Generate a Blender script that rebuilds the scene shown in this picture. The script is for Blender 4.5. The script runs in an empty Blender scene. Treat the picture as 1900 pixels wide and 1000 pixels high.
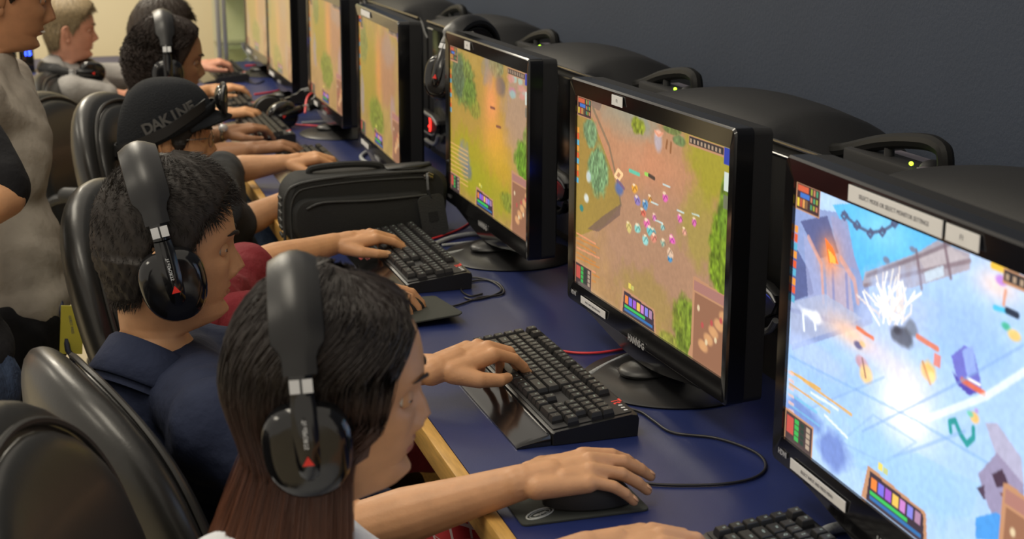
import bpy, bmesh, math, random
import numpy as np
from mathutils import Matrix, Vector
random.seed(7); RNG = np.random.default_rng(7)
PI = math.pi
SC = bpy.context.scene

# ------------------------------------------------------------------ camera
FPX, YAW, PITCH, ROLL = 2842.4, .2888, .2467, .0085
CAM = np.array([-.5109, -2.2675, 1.5461])
_f = np.array([math.sin(YAW)*math.cos(PITCH), math.cos(YAW)*math.cos(PITCH), -math.sin(PITCH)])
_r = np.array([math.cos(YAW), -math.sin(YAW), 0.]); _d = np.cross(_f, _r)
_c, _s = math.cos(ROLL), math.sin(ROLL)
AX_R, AX_D = _c*_r+_s*_d, -_s*_r+_c*_d
cam_data = bpy.data.cameras.new('camera'); cam = bpy.data.objects.new('camera', cam_data)
SC.collection.objects.link(cam); SC.camera = cam
cam_data.sensor_width = 36.; cam_data.lens = FPX/1900*36.
cam_data.clip_start = .05; cam_data.clip_end = 60
cam_data.dof.use_dof = True; cam_data.dof.focus_distance = 2.45; cam_data.dof.aperture_fstop = 7.0
cam.matrix_world = Matrix(((AX_R[0], -AX_D[0], -_f[0], CAM[0]), (AX_R[1], -AX_D[1], -_f[1], CAM[1]),
                           (AX_R[2], -AX_D[2], -_f[2], CAM[2]), (0, 0, 0, 1)))

def ray(px, py): return (px-950)/FPX*AX_R + (py-500)/FPX*AX_D + _f
def at(px, py, d): return CAM + ray(px, py)*d                 # a point read off the photograph at a depth
def onz(px, py, z):
    r = ray(px, py); return CAM + r*((z-CAM[2])/r[2])

# ------------------------------------------------------------------ light
SC.view_settings.view_transform = 'Standard'; SC.view_settings.look = 'None'
SC.view_settings.gamma = 1.0; SC.view_settings.use_curve_mapping = False
SC.view_settings.exposure = 0.32
world = bpy.data.worlds.new('room_light'); SC.world = world; world.use_nodes = True
world.node_tree.nodes['Background'].inputs[0].default_value = (1.0, .91, .78, 1)
world.node_tree.nodes['Background'].inputs[1].default_value = .50

def area(name, loc, size, energy, color, rot=(0, 0, 0)):
    l = bpy.data.lights.new(name, 'AREA'); l.shape = 'RECTANGLE'; l.size, l.size_y = size
    l.energy = energy; l.color = color
    o = bpy.data.objects.new(name, l); o.location = loc; o.rotation_euler = rot; SC.collection.objects.link(o); return o
area('ceiling_lamp', (-.75, -.6, 2.75), (.6, 1.2), 15, (1, .91, .74))
area('ceiling_lamp', (-.75, 1.8, 2.75), (.6, 1.2), 15, (1, .91, .74))
area('ceiling_lamp', (-.75, 4.2, 2.75), (.6, 1.2), 48, (1, .91, .74))
area('ceiling_lamp', (-2.6, -.6, 2.75), (.6, 1.2), 15, (1, .91, .74))
area('ceiling_lamp', (-2.6, 2.6, 2.75), (.6, 1.2), 18, (1, .91, .74))

# ------------------------------------------------------------------ materials
MATS = {}
def mat(name, col, rough=.5, metal=0., coat=0., emit=None, es=1., noise=0., nscale=60., bump=0., bscale=200., sss=0., spec=.5, alpha=1., trans=0., stretch=None):
    m = bpy.data.materials.new(name); m.use_nodes = True; nt = m.node_tree; b = nt.nodes['Principled BSDF']
    b.inputs['Base Color'].default_value = (*col, 1); b.inputs['Roughness'].default_value = rough
    b.inputs['Metallic'].default_value = metal; b.inputs['Coat Weight'].default_value = coat
    b.inputs['Coat Roughness'].default_value = .12
    b.inputs['Specular IOR Level'].default_value = spec
    if sss: b.inputs['Subsurface Weight'].default_value = sss; b.inputs['Subsurface Radius'].default_value = (.012, .005, .003); b.inputs['Subsurface Scale'].default_value = 1.
    if trans: b.inputs['Transmission Weight'].default_value = trans
    if emit: b.inputs['Emission Color'].default_value = (*emit, 1); b.inputs['Emission Strength'].default_value = es
    tc = nt.nodes.new('ShaderNodeTexCoord'); src = tc.outputs['Object']
    if stretch:
        mp = nt.nodes.new('ShaderNodeMapping'); mp.inputs['Scale'].default_value = stretch
        nt.links.new(src, mp.inputs[0]); src = mp.outputs[0]
    n = nt.nodes.new('ShaderNodeTexNoise'); n.inputs['Scale'].default_value = nscale; n.inputs['Detail'].default_value = 4
    nt.links.new(src, n.inputs['Vector'])
    mr = nt.nodes.new('ShaderNodeMapRange'); mr.inputs[1].default_value = .25; mr.inputs[2].default_value = .75
    mr.inputs[3].default_value = 1-max(noise, .02); mr.inputs[4].default_value = 1+max(noise, .02)
    nt.links.new(n.outputs[0], mr.inputs[0])
    mx = nt.nodes.new('ShaderNodeVectorMath'); mx.operation = 'SCALE'; mx.inputs[0].default_value = col
    nt.links.new(mr.outputs[0], mx.inputs['Scale']); nt.links.new(mx.outputs[0], b.inputs['Base Color'])
    if bump:
        n2 = nt.nodes.new('ShaderNodeTexNoise'); n2.inputs['Scale'].default_value = bscale; n2.inputs['Detail'].default_value = 5
        nt.links.new(src, n2.inputs['Vector'])
        bp = nt.nodes.new('ShaderNodeBump'); bp.inputs['Strength'].default_value = bump; bp.inputs['Distance'].default_value = .02
        nt.links.new(n2.outputs[0], bp.inputs['Height']); nt.links.new(bp.outputs[0], b.inputs['Normal'])
    MATS[name] = m; return m

M_NAVY = mat('navy_paint', (.034, .047, .078), .75, noise=.06, nscale=3, bump=.1, bscale=150)
M_CREAM = mat('cream_paint', (.74, .64, .42), .8, noise=.03, nscale=2)
M_LAM = mat('blue_laminate', (.012, .022, .105), .40, noise=.10, nscale=9, bump=.04, bscale=400)
M_OAK = mat('oak_edge', (.56, .32, .085), .45, noise=.25, nscale=30, stretch=(6, .6, 6))
M_DARK = mat('dark_board', (.02, .02, .022), .6)
M_GLOSS = mat('gloss_black', (.006, .006, .007), .12, coat=.3)
M_SATIN = mat('satin_black', (.010, .010, .011), .38, bump=.05, bscale=900)
M_MATTE = mat('matte_black', (.013, .013, .014), .55, bump=.1, bscale=700)
M_CASE = mat('case_black', (.011, .011, .012), .55, bump=.15, bscale=900)
M_HANDLE = mat('handle_black', (.006, .006, .006), .55, spec=.25)
M_RIM = mat('polished_rim', (.25, .23, .2), .15, metal=.9)
M_SILVER = mat('silver_plastic', (.62, .63, .64), .3, metal=.55)
M_LILAC = mat('brushed_plate', (.26, .23, .27), .35, metal=.4)
M_REDLED = mat('red_led', (.8, .02, .02), .3, emit=(1, .03, .02), es=2.5)
M_BLUELED = mat('blue_led', (.05, .1, .9), .3, emit=(.03, .08, 1), es=5)
M_GRNLED = mat('green_led', (.3, .9, .1), .3, emit=(.45, 1, .02), es=4)
M_WLED = mat('white_mark', (.75, .78, .8), .4)
M_RED = mat('red_print', (.75, .03, .02), .45)
M_REDCORD = mat('red_cable', (.75, .05, .06), .4)
M_GREYCORD = mat('grey_cable', (.34, .36, .38), .45, noise=.3, nscale=400)
M_BLKCORD = mat('black_cable', (.018, .018, .022), .4)
M_LABEL = mat('label_paper', (.72, .72, .72), .6)
M_INK = mat('label_ink', (.18, .18, .2), .6)
M_LEGEND = mat('key_legend', (.30, .38, .36), .5)
M_KEY = mat('key_cap', (.014, .014, .015), .42)
M_PAD = mat('mouse_pad_cloth', (.036, .040, .034), .85, bump=.3, bscale=1200)
M_PADLOGO = mat('pad_print', (.5, .52, .5), .7)
M_LEATHER = mat('black_leather', (.018, .0175, .0165), .36, coat=.10, bump=.03, bscale=260, noise=.1)
M_PIPE = mat('leather_piping', (.03, .029, .027), .35)
M_NYLON = mat('bag_nylon', (.010, .011, .012), .75, bump=.4, bscale=600)
M_BAGTRIM = mat('bag_trim', (.030, .032, .033), .5, bump=.2, bscale=300)
M_FLOOR = None
M_ALU = mat('aluminium', (.52, .54, .55), .35, metal=.8)
M_GLASS = bpy.data.materials.new('cabinet_glass'); M_GLASS.use_nodes = True
def _glass(m):
    nt = m.node_tree; nt.nodes.clear(); o = nt.nodes.new('ShaderNodeOutputMaterial'); mx = nt.nodes.new('ShaderNodeMixShader'); t = nt.nodes.new('ShaderNodeBsdfTransparent'); g = nt.nodes.new('ShaderNodeBsdfGlossy'); f = nt.nodes.new('ShaderNodeFresnel')
    t.inputs[0].default_value = (.90, .95, .87, 1); g.inputs['Roughness'].default_value = .03; nt.links.new(f.outputs[0], mx.inputs[0]); nt.links.new(t.outputs[0], mx.inputs[1]); nt.links.new(g.outputs[0], mx.inputs[2]); nt.links.new(mx.outputs[0], o.inputs[0])
_glass(M_GLASS)
M_WOODLT = mat('shelf_board', (.66, .62, .42), .6)
M_STATUE = mat('statue_bronze', (.04, .05, .055), .4, metal=.3)
M_CRYSTAL = mat('clear_acrylic', (.8, .85, .85), .08, trans=.9)
M_EYEW = mat('eye_white', (.72, .68, .64), .25)
M_IRIS = mat('iris_dark', (.025, .015, .01), .15)
M_LIPS = {}
def skin(key, col, lip):
    a = mat('skin_'+key, col, .48, noise=.10, nscale=35, sss=.12, bump=.06, bscale=300, spec=.4)
    l = mat('lip_'+key, lip, .4); n = mat('nail_'+key, tuple(min(1, c*1.12+.05) for c in col), .28)
    return (a, l, M_EYEW, M_IRIS, n)
SK_A = skin('fair_warm', (.60, .32, .165), (.44, .15, .10))
SK_B = skin('tan', (.46, .225, .115), (.33, .12, .09))
SK_C = skin('brown', (.31, .155, .08), (.24, .09, .07))
SK_D = skin('ruddy', (.56, .27, .18), (.45, .14, .12))
M_TEETH = mat('teeth', (.75, .72, .65), .3)
def hairmat(name, col, tip=None, z0=0, z1=1):
    m = mat(name, col, .55, noise=.35, nscale=90, spec=.35)
    return m
H_BLACK = hairmat('hair_black', (.016, .012, .010))
H_DKBR = hairmat('hair_dark_brown', (.026, .017, .012))
H_CURL = hairmat('hair_curly_dark', (.022, .013, .010))
H_SANDY = hairmat('hair_sandy', (.20, .15, .085))
def cloth(name, col, bump=.5, bs=14., noise=.08, rough=.85): return mat(name, col, rough, noise=noise, nscale=25, bump=bump, bscale=bs, spec=.25)
C_NAVY = cloth('navy_polo_knit', (.016, .022, .050))
C_WHITE = cloth('white_cotton', (.62, .64, .68))
C_MAROON = cloth('maroon_knit', (.20, .022, .030), .8)
C_CHAR = cloth('charcoal_cotton', (.040, .043, .047))
C_SLATE = cloth('slate_cotton', (.13, .15, .17))
C_HEATHER = cloth('heather_grey_cotton', (.25, .24, .23))
C_STONE = cloth('stone_grey_cotton', (.36, .32, .27))
C_BLACK = cloth('black_cotton', (.010, .010, .012))
C_STRIPE = cloth('cuff_stripe', (.30, .30, .32), .2)
C_JEANS = cloth('denim', (.045, .07, .13), .5, 30)
C_BEANIE = cloth('beanie_felt', (.012, .014, .018), .5, 300)
C_PRINT = cloth('grey_print', (.11, .11, .11), .1)
C_REDT = cloth('red_cotton', (.70, .05, .04))

# ------------------------------------------------------------------ mesh tools
def nz(v): v = np.asarray(v, float); return v/max(1e-12, np.linalg.norm(v))
def basis(d, up=(0, 0, 1)):
    d = nz(d); u = np.asarray(up, float)
    if abs(d@nz(u)) > .98: u = np.array([1., 0, 0])
    s = nz(np.cross(u, d)); return s, np.cross(d, s)
class MB:
    def __init__(s): s.v = []; s.f = []; s.m = []; s.n = 0
    def add(s, v, f, mi=0):
        v = np.asarray(v, float).reshape(-1, 3); s.v.append(v)
        for q in f: s.f.append(tuple(int(i)+s.n for i in q))
        if np.isscalar(mi): s.m += [mi]*len(f)
        else: s.m += list(mi)
        s.n += len(v); return s
    def addfast(s, v, f, mi=0):
        s.v.append(np.asarray(v, float)); s.f += (np.asarray(f)+s.n).tolist(); s.m += [mi]*len(f); s.n += len(v); return s
    def merge(s, o, mi=None):
        for i, q in enumerate(o.f): s.f.append(tuple(k+s.n for k in q)); s.m.append(o.m[i] if mi is None else mi)
        s.v += o.v; s.n += o.n; return s
    def verts(s): return np.concatenate(s.v) if s.v else np.zeros((0, 3))
    def box(s, c, size, bev=0., R=None, mi=0, seg=2):
        bm = bmesh.new(); bmesh.ops.create_cube(bm, size=1)
        for v in bm.verts: v.co = Vector((v.co.x*size[0], v.co.y*size[1], v.co.z*size[2]))
        if bev: bmesh.ops.bevel(bm, geom=bm.edges[:], offset=bev, segments=seg, affect='EDGES', profile=.6)
        V = np.array([v.co[:] for v in bm.verts]); F = [[l.vert.index for l in f.loops] for f in bm.faces]; bm.free()
        if R is not None: V = V@np.asarray(R).T
        return s.add(V+np.asarray(c), F, mi)
    def loft(s, rings, cap=True, closed=True, mi=0):
        R = [np.asarray(r, float) for r in rings]; n = len(R[0]); F = []
        for i in range(len(R)-1):
            for j in range(n if closed else n-1):
                k = (j+1) % n; F.append((i*n+j, i*n+k, (i+1)*n+k, (i+1)*n+j))
        if cap and closed: F.append(tuple(range(n-1, -1, -1))); F.append(tuple((len(R)-1)*n+j for j in range(n)))
        return s.add(np.concatenate(R), F, mi)
    def tube(s, pts, r, n=8, mi=0, flat=1.):
        P = np.asarray(pts, float); T = np.gradient(P, axis=0); up = np.array([0, 0, 1.]); rings = []
        rr = r if hasattr(r, '__len__') else [r]*len(P)
        a = np.arange(n)/n*2*PI; prev = None
        for p, t, q in zip(P, T, rr):
            t = nz(t)
            if prev is None: sx, sy = basis(t)
            else: sx = nz(prev-t*(prev@t)); sy = np.cross(t, sx)
            prev = sx
            rings.append(p+q*(np.outer(np.cos(a), sx)+flat*np.outer(np.sin(a), sy)))
        return s.loft(rings, mi=mi)
    def ell(s, c, r, R=None, n=16, m=12, mi=0, e=1.):
        th = np.linspace(-PI/2, PI/2, m+1)[1:-1]; a = np.arange(n)/n*2*PI
        sg = lambda x: np.sign(x)*np.abs(x)**e
        V = [[sg(math.cos(t))*sg(np.cos(b)), sg(math.cos(t))*sg(np.sin(b)), sg(math.sin(t))] for t in th for b in a]
        V = np.array(V+[[0, 0, -1], [0, 0, 1]])*np.asarray(r, float)
        F = [(i*n+j, i*n+(j+1) % n, (i+1)*n+(j+1) % n, (i+1)*n+j) for i in range(m-2) for j in range(n)]
        k = (m-1)*n
        F += [(k, (j+1) % n, j) for j in range(n)]+[(k+1, (m-2)*n+j, (m-2)*n+(j+1) % n) for j in range(n)]
        if R is not None: V = V@np.asarray(R).T
        return s.add(V+np.asarray(c, float), F, mi)
    def cap(s, p0, p1, r0, r1, n=14):                        # tapered capsule
        p0 = np.asarray(p0, float); p1 = np.asarray(p1, float); d = nz(p1-p0); sx, sy = basis(d); a = np.arange(n)/n*2*PI
        ring = np.outer(np.cos(a), sx)+np.outer(np.sin(a), sy); R = []
        for t in np.linspace(-88, 0, 6): t = math.radians(t); R.append(p0+d*r0*math.sin(t)+ring*r0*math.cos(t))
        for t in np.linspace(0, 88, 6): t = math.radians(t); R.append(p1+d*r1*math.sin(t)+ring*r1*math.cos(t))
        return s.loft(R)
    def chain(s, pts, rs, n=14):
        for i in range(len(pts)-1): s.cap(pts[i], pts[i+1], rs[i], rs[i+1], n)
        return s
    def ribbon(s, P, w, side, mi=0):
        P = np.asarray(P); side = np.asarray(side)
        w = np.asarray(w).reshape(-1, 1); V = np.concatenate([P-side*w, P+side*w]); n = len(P)
        return s.add(V, [(i, i+1, n+i+1, n+i) for i in range(n-1)], mi)

def to_mesh(name, V, F, mats, mi=None, smooth=True):
    me = bpy.data.meshes.new(name); me.from_pydata(np.asarray(V).tolist(), [], F if isinstance(F, list) else F.tolist())
    for m in (mats if isinstance(mats, (list, tuple)) else [mats]): me.materials.append(m)
    if mi is not None and len(mi) == len(me.polygons): me.polygons.foreach_set('material_index', np.asarray(mi, dtype=np.int32))
    if smooth: me.polygons.foreach_set('use_smooth', np.ones(len(me.polygons), dtype=bool))
    me.update(); return me
def link(name, me, parent=None, loc=None):
    o = bpy.data.objects.new(name, me); SC.collection.objects.link(o)
    if parent is not None: o.parent = parent
    if loc is not None: o.location = tuple(float(x) for x in loc)
    return o
def obj(name, mb, mats, parent=None, smooth=True, origin=None, sharp=35):
    V = mb.verts()
    me = to_mesh(name, V if origin is None else V-np.asarray(origin, float), mb.f, mats, mb.m, smooth)
    if smooth and sharp: me.set_sharp_from_angle(angle=math.radians(sharp))
    return link(name, me, parent, origin)
def sub(name, mb, mats, parent, smooth=True, sharp=35):      # world-space part of a thing whose origin is unrotated
    o = parent; off = np.zeros(3)
    while o is not None: off = off+np.array(o.location); o = o.parent
    me = to_mesh(name, mb.verts()-off, mb.f, mats, mb.m, smooth)
    if smooth and sharp: me.set_sharp_from_angle(angle=math.radians(sharp))
    return link(name, me, parent)
def thing(name, label, cat, loc=(0, 0, 0), rz=0., group=None):
    o = bpy.data.objects.new(name, None); o.empty_display_size = .05; SC.collection.objects.link(o)
    o.location = tuple(float(x) for x in loc); o.rotation_euler = (0, 0, rz); tag(o, label, cat, group); return o
def tag(o, label, cat, group=None):
    o['label'] = label; o['category'] = cat
    if group: o['group'] = group
    return o
def struct(name, mb, m, smooth=False):
    o = obj(name, mb, m, smooth=smooth, sharp=None); o['kind'] = 'structure'; return o
def kids(o): return [c for c in bpy.data.objects if c.parent == o]
def copy_tree(o, parent=None, label=None, group=None, loc=None, rz=None):
    c = o.copy(); SC.collection.objects.link(c)
    if parent is not None: c.parent = parent
    if label: c['label'] = label
    if group: c['group'] = group
    if loc is not None: c.location = tuple(float(x) for x in loc)
    if rz is not None: c.rotation_euler = (0, 0, rz)
    for k in kids(o): copy_tree(k, c)
    return c
def remesh(mb, voxel, it=3, noise=None):
    me = to_mesh('tmp', mb.verts(), mb.f, [M_DARK]); o = link('tmp', me)
    r = o.modifiers.new('r', 'REMESH'); r.mode = 'VOXEL'; r.voxel_size = voxel
    s = o.modifiers.new('s', 'SMOOTH'); s.factor = .5; s.iterations = it
    dg = bpy.context.evaluated_depsgraph_get(); e = o.evaluated_get(dg); m2 = e.to_mesh()
    V = np.empty(len(m2.vertices)*3); m2.vertices.foreach_get('co', V); V = V.reshape(-1, 3)
    N = np.empty(len(m2.vertices)*3); m2.vertices.foreach_get('normal', N); N = N.reshape(-1, 3)
    F = [tuple(p.vertices) for p in m2.polygons]; e.to_mesh_clear()
    bpy.data.objects.remove(o); bpy.data.meshes.remove(me)
    if noise is not None: V = V+N*noise(V)[:, None]
    out = MB(); out.v = [V]; out.f = F; out.m = [0]*len(F); out.n = len(V); return out
_tc = {}
def text_mb(txt, size, thick=.0004, origin=(0, 0, 0), X=(1, 0, 0), Y=(0, 1, 0), bold=False, align='CENTER'):
    key = (txt, size, thick, bold, align)
    if key not in _tc:
        c = bpy.data.curves.new('t', 'FONT'); c.body = txt; c.size = size; c.extrude = thick; c.align_x = align; c.align_y = 'CENTER'
        c.resolution_u = 2
        if bold: c.offset = size*.03
        o = bpy.data.objects.new('t', c); SC.collection.objects.link(o)
        m = o.evaluated_get(bpy.context.evaluated_depsgraph_get()).to_mesh()
        V = np.array([v.co[:] for v in m.vertices]).reshape(-1, 3); F = [tuple(p.vertices) for p in m.polygons]
        o.evaluated_get(bpy.context.evaluated_depsgraph_get()).to_mesh_clear()
        bpy.data.objects.remove(o); bpy.data.curves.remove(c); _tc[key] = (V, F)
    V, F = _tc[key]; X = nz(X); Y = nz(Y); Z = np.cross(X, Y)
    mb = MB(); mb.add(np.asarray(origin)+V@np.array([X, Y, Z]), F); return mb
def spline(P, n=40):
    P = np.asarray(P, float); t = np.linspace(0, len(P)-1, n); out = []
    for x in t:
        i = min(int(x), len(P)-2); u = x-i
        p0, p1, p2, p3 = P[max(i-1, 0)], P[i], P[i+1], P[min(i+2, len(P)-1)]
        out.append(.5*((2*p1)+(-p0+p2)*u+(2*p0-5*p1+4*p2-p3)*u*u+(-p0+3*p1-3*p2+p3)*u**3))
    return np.array(out)

def smooth01(x): x = np.clip(x, 0, 1); return x*x*(3-2*x)
def plaid():
    m = mat('red_plaid', (.45, .03, .03), .85); nt = m.node_tree; b = nt.nodes['Principled BSDF']; tc = nt.nodes.new('ShaderNodeTexCoord')
    br = nt.nodes.new('ShaderNodeTexBrick'); br.offset = 0; br.inputs['Scale'].default_value = 1; br.inputs['Brick Width'].default_value = .035; br.inputs['Row Height'].default_value = .035; br.inputs['Mortar Size'].default_value = .0022
    br.inputs['Color1'].default_value = (.50, .035, .035, 1); br.inputs['Color2'].default_value = (.36, .02, .03, 1); br.inputs['Mortar'].default_value = (.6, .5, .5, 1)
    nt.links.new(tc.outputs['Object'], br.inputs[0]); nt.links.new(br.outputs[0], b.inputs['Base Color']); return m
# ------------------------------------------------------------------ the setting
DZ = .75                                                     # desk top height
XW, YB = .95, 5.6
mb = MB().box((-1.3, 1.3, -.05), (5.0, 9.4, .1))
m = mat('pale_vinyl_tile', (.60, .50, .33), .35, noise=.06, nscale=6)
nt = m.node_tree; b = nt.nodes['Principled BSDF']
tcn = nt.nodes.new('ShaderNodeTexCoord'); br = nt.nodes.new('ShaderNodeTexBrick'); br.offset = 0; br.inputs['Scale'].default_value = 1
br.inputs['Brick Width'].default_value = .31; br.inputs['Row Height'].default_value = .31; br.inputs['Mortar Size'].default_value = .004
br.inputs['Color1'].default_value = (.58, .50, .34, 1); br.inputs['Color2'].default_value = (.62, .53, .36, 1); br.inputs['Mortar'].default_value = (.30, .25, .17, 1)
nt.links.new(tcn.outputs['Object'], br.inputs[0]); nt.links.new(br.outputs[0], b.inputs['Base Color'])
struct('floor', mb, m)
struct('wall_right', MB().box((XW+.05, 1.3, 1.4), (.1, 9.4, 2.8)), M_NAVY)
struct('wall_back', MB().box((-1.3, YB+.05, 1.4), (5.0, .1, 2.8)), M_CREAM)
bb = MB().box((-1.3, YB-.008, .05), (4.4, .016, .1), .003); struct('baseboard_back', bb, M_DARK)

# long desk: three joined tables, each with its own top, oak edge and panels
def desk(y0, y1, label):
    t = thing('computer_desk', label, 'desk', (.45, (y0+y1)/2, 0), group='desks of the long row'); L = y1-y0; e = .0015
    sx = -.45
    obj('desktop', MB().box((.47+sx, 0, DZ-.0125), (.94, L-2*e, .025), .001), M_LAM, t)
    o = obj('front_edge', MB().box((-.011+sx, 0, DZ-.0205), (.021, L-2*e, .041), .003), M_OAK, t)
    for s in (-1, 1): obj('side_panel', MB().box((.5+sx, s*(L/2-.03), (DZ-.027)/2), (.7, .025, DZ-.027), .002), M_OAK, t)
    obj('back_panel', MB().box((.86+sx, 0, .45), (.02, L-.09, .5), .002), M_DARK, t)
    return t
desk(-2.0, 1.18, 'nearest blue-topped oak-edged desk carrying the large bright monitors in the foreground')
desk(1.18, 3.14, 'middle blue-topped oak-edged desk beyond the black laptop bag')
desk(3.14, 5.0, 'farthest blue-topped oak-edged desk of the row, ending by the glass cabinet')
t = thing('computer_desk', 'blue-topped oak-edged desk along the cream back wall at far left', 'desk', (-.95, 5.1, 0))
obj('desktop', MB().box((0, 0, DZ-.0125), (1.5, .7, .025), .001), M_LAM, t)
obj('front_edge', MB().box((0, -.361, DZ-.03), (1.5, .021, .06), .003), M_OAK, t)
for s in (-1, 1): obj('side_panel', MB().box((s*.72, 0, (DZ-.027)/2), (.025, .6, DZ-.027), .002), M_OAK, t)
obj('modesty_panel', MB().box((0, -.3, .47), (1.41, .02, .44), .002), mat('brown_board', (.10, .05, .02), .6), t)

# small PC with a blue readout on the back desk
p = at(50, 122, 6.72); t = thing('media_player', 'small black box with glowing blue digits on the far left desk', 'electronics', (p[0], 4.93, DZ))
obj('body', MB().box((0, 0, .063), (.062, .09, .126), .006), M_GLOSS, t)
mk = text_mb('15', .034, .0006, (0.006, -.0465, .085), (1, 0, 0), (0, 0, 1), True)
obj('blue_display', MB().merge(mk), M_BLUELED, t, smooth=False)
obj('stand_foot', MB().box((0, -.012, .002), (.085, .11, .004), .001), M_SATIN, t)
p = (-.72, 4.93, DZ); t = thing('desktop_computer', 'dark computer tower behind the bracelet wearer on the far left desk', 'computer', p)
obj('case', MB().box((0, .12, .07), (.10, .3, .14), .008), M_SATIN, t); obj('front_panel', MB().box((0, -.034, .07), (.085, .01, .12), .003), M_GLOSS, t)

# glass display cabinet in the back corner
cx0, cx1, cy0, cy1 = .245, .80, 5.10, 5.52
cab = thing('display_cabinet', 'aluminium framed glass display cabinet at the far end of the desk row', 'cabinet', ((cx0+cx1)/2, (cy0+cy1)/2, 0))
f = MB()
for x in (cx0, cx1):
    for y in (cy0,): f.box((x, y, .95), (.022, .022, 1.9), .003)
for z in (.02, .55, 1.88):
    for y in (cy0, cy1): f.box(((cx0+cx1)/2, y, z), (cx1-cx0, .02, .024), .002)
    for x in (cx0, cx1): f.box((x, (cy0+cy1)/2, z), (.02, cy1-cy0, .024), .002)
sub('frame', f, M_ALU, cab)
sub('base_cupboard', MB().box(((cx0+cx1)/2, (cy0+cy1)/2, .28), (cx1-cx0-.026, cy1-cy0-.026, .5), .003), M_WOODLT, cab)
sub('back_board', MB().box(((cx0+cx1)/2, cy1-.016, 1.22), (cx1-cx0-.03, .006, 1.28)), M_WOODLT, cab)
for z in (.80, 1.10, 1.40): sub('shelf', MB().box(((cx0+cx1)/2, (cy0+cy1)/2-.004, z), (cx1-cx0-.03, cy1-cy0-.04, .008), .001), M_GLASS, cab)
dr = sub('door', MB().box(((cx0+cx1)/2+.004, cy0-.014, 1.22), (cx1-cx0-.02, .005, 1.28), .001), M_GLASS, cab)
sub('lock', MB().ell((cx0+.035, cy0-.022, 1.16), (.009, .008, .009)), M_ALU, dr)
fr = MB(); fr.box((cx0+.028, cy0-.014, 1.22), (.02, .012, 1.3), .002); sub('door_frame', fr, M_ALU, cab)
# dark figure on the shelf
st = thing('figurine', 'dark standing warrior figurine on the glass shelf of the cabinet', 'figurine', (.36, 5.26, 1.106))
g = MB(); g.chain([(-.025, 0, .012), (-.02, 0, .08), (-.008, 0, .15)], [.014, .013, .017]); g.chain([(.03, 0, .012), (.022, .01, .08), (.008, 0, .15)], [.014, .013, .017])
g.chain([(0, 0, .15), (0, 0, .20), (0, 0, .235)], [.022, .024, .02]); g.chain([(-.025, 0, .235), (-.05, 0, .19), (-.045, -.03, .15)], [.012, .010, .009]); g.chain([(.025, 0, .235), (.055, 0, .20), (.06, -.02, .16)], [.012, .010, .009]); g.cap((0, 0, .25), (0, 0, .275), .010, .017)
obj('statue', remesh(g, .003, 2), M_STATUE, st); obj('plinth', MB().box((0, 0, .004), (.11, .07, .016), .002), M_STATUE, st)
tr = thing('trophy', 'small clear glass trophy standing beside the farthest keyboard', 'trophy', (*onz(461, 112, DZ)[:2], DZ))
g = MB(); g.loft([np.array([[r*math.cos(a), r*math.sin(a), z] for a in np.arange(8)/8*2*PI]) for r, z in ((.022, .0), (.022, .006), (.006, .012), (.008, .03), (.026, .055), (.03, .085), (.005, .09))])
obj('cup', g, M_CRYSTAL, tr)
# ------------------------------------------------------------------ monitors
SW, SH = .598, .336
ZB = .1007; TILT = .013
def srgb2lin(c): c = np.clip(c, 0, None); return np.where(c <= .04045, c/12.92, ((c+.055)/1.055)**2.4)
def vnoise(U, V, fx, fy, seed, octaves=4):
    r = np.random.default_rng(seed); out = 0; amp = 1; tot = 0
    for o in range(octaves):
        nx, ny = int(fx*2**o)+2, int(fy*2**o)+2; g = r.random((ny+1, nx+1))
        x = U*(nx-1.001); y = V*(ny-1.001); i = np.floor(x).astype(int); j = np.floor(y).astype(int); a = x-i; b = y-j
        a = a*a*(3-2*a); b = b*b*(3-2*b); i = np.clip(i, 0, nx-1); j = np.clip(j, 0, ny-1)
        out = out+amp*((g[j, i]*(1-a)+g[j, i+1]*a)*(1-b)+(g[j+1, i]*(1-a)+g[j+1, i+1]*a)*b); tot += amp; amp *= .5
    return out/tot
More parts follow.
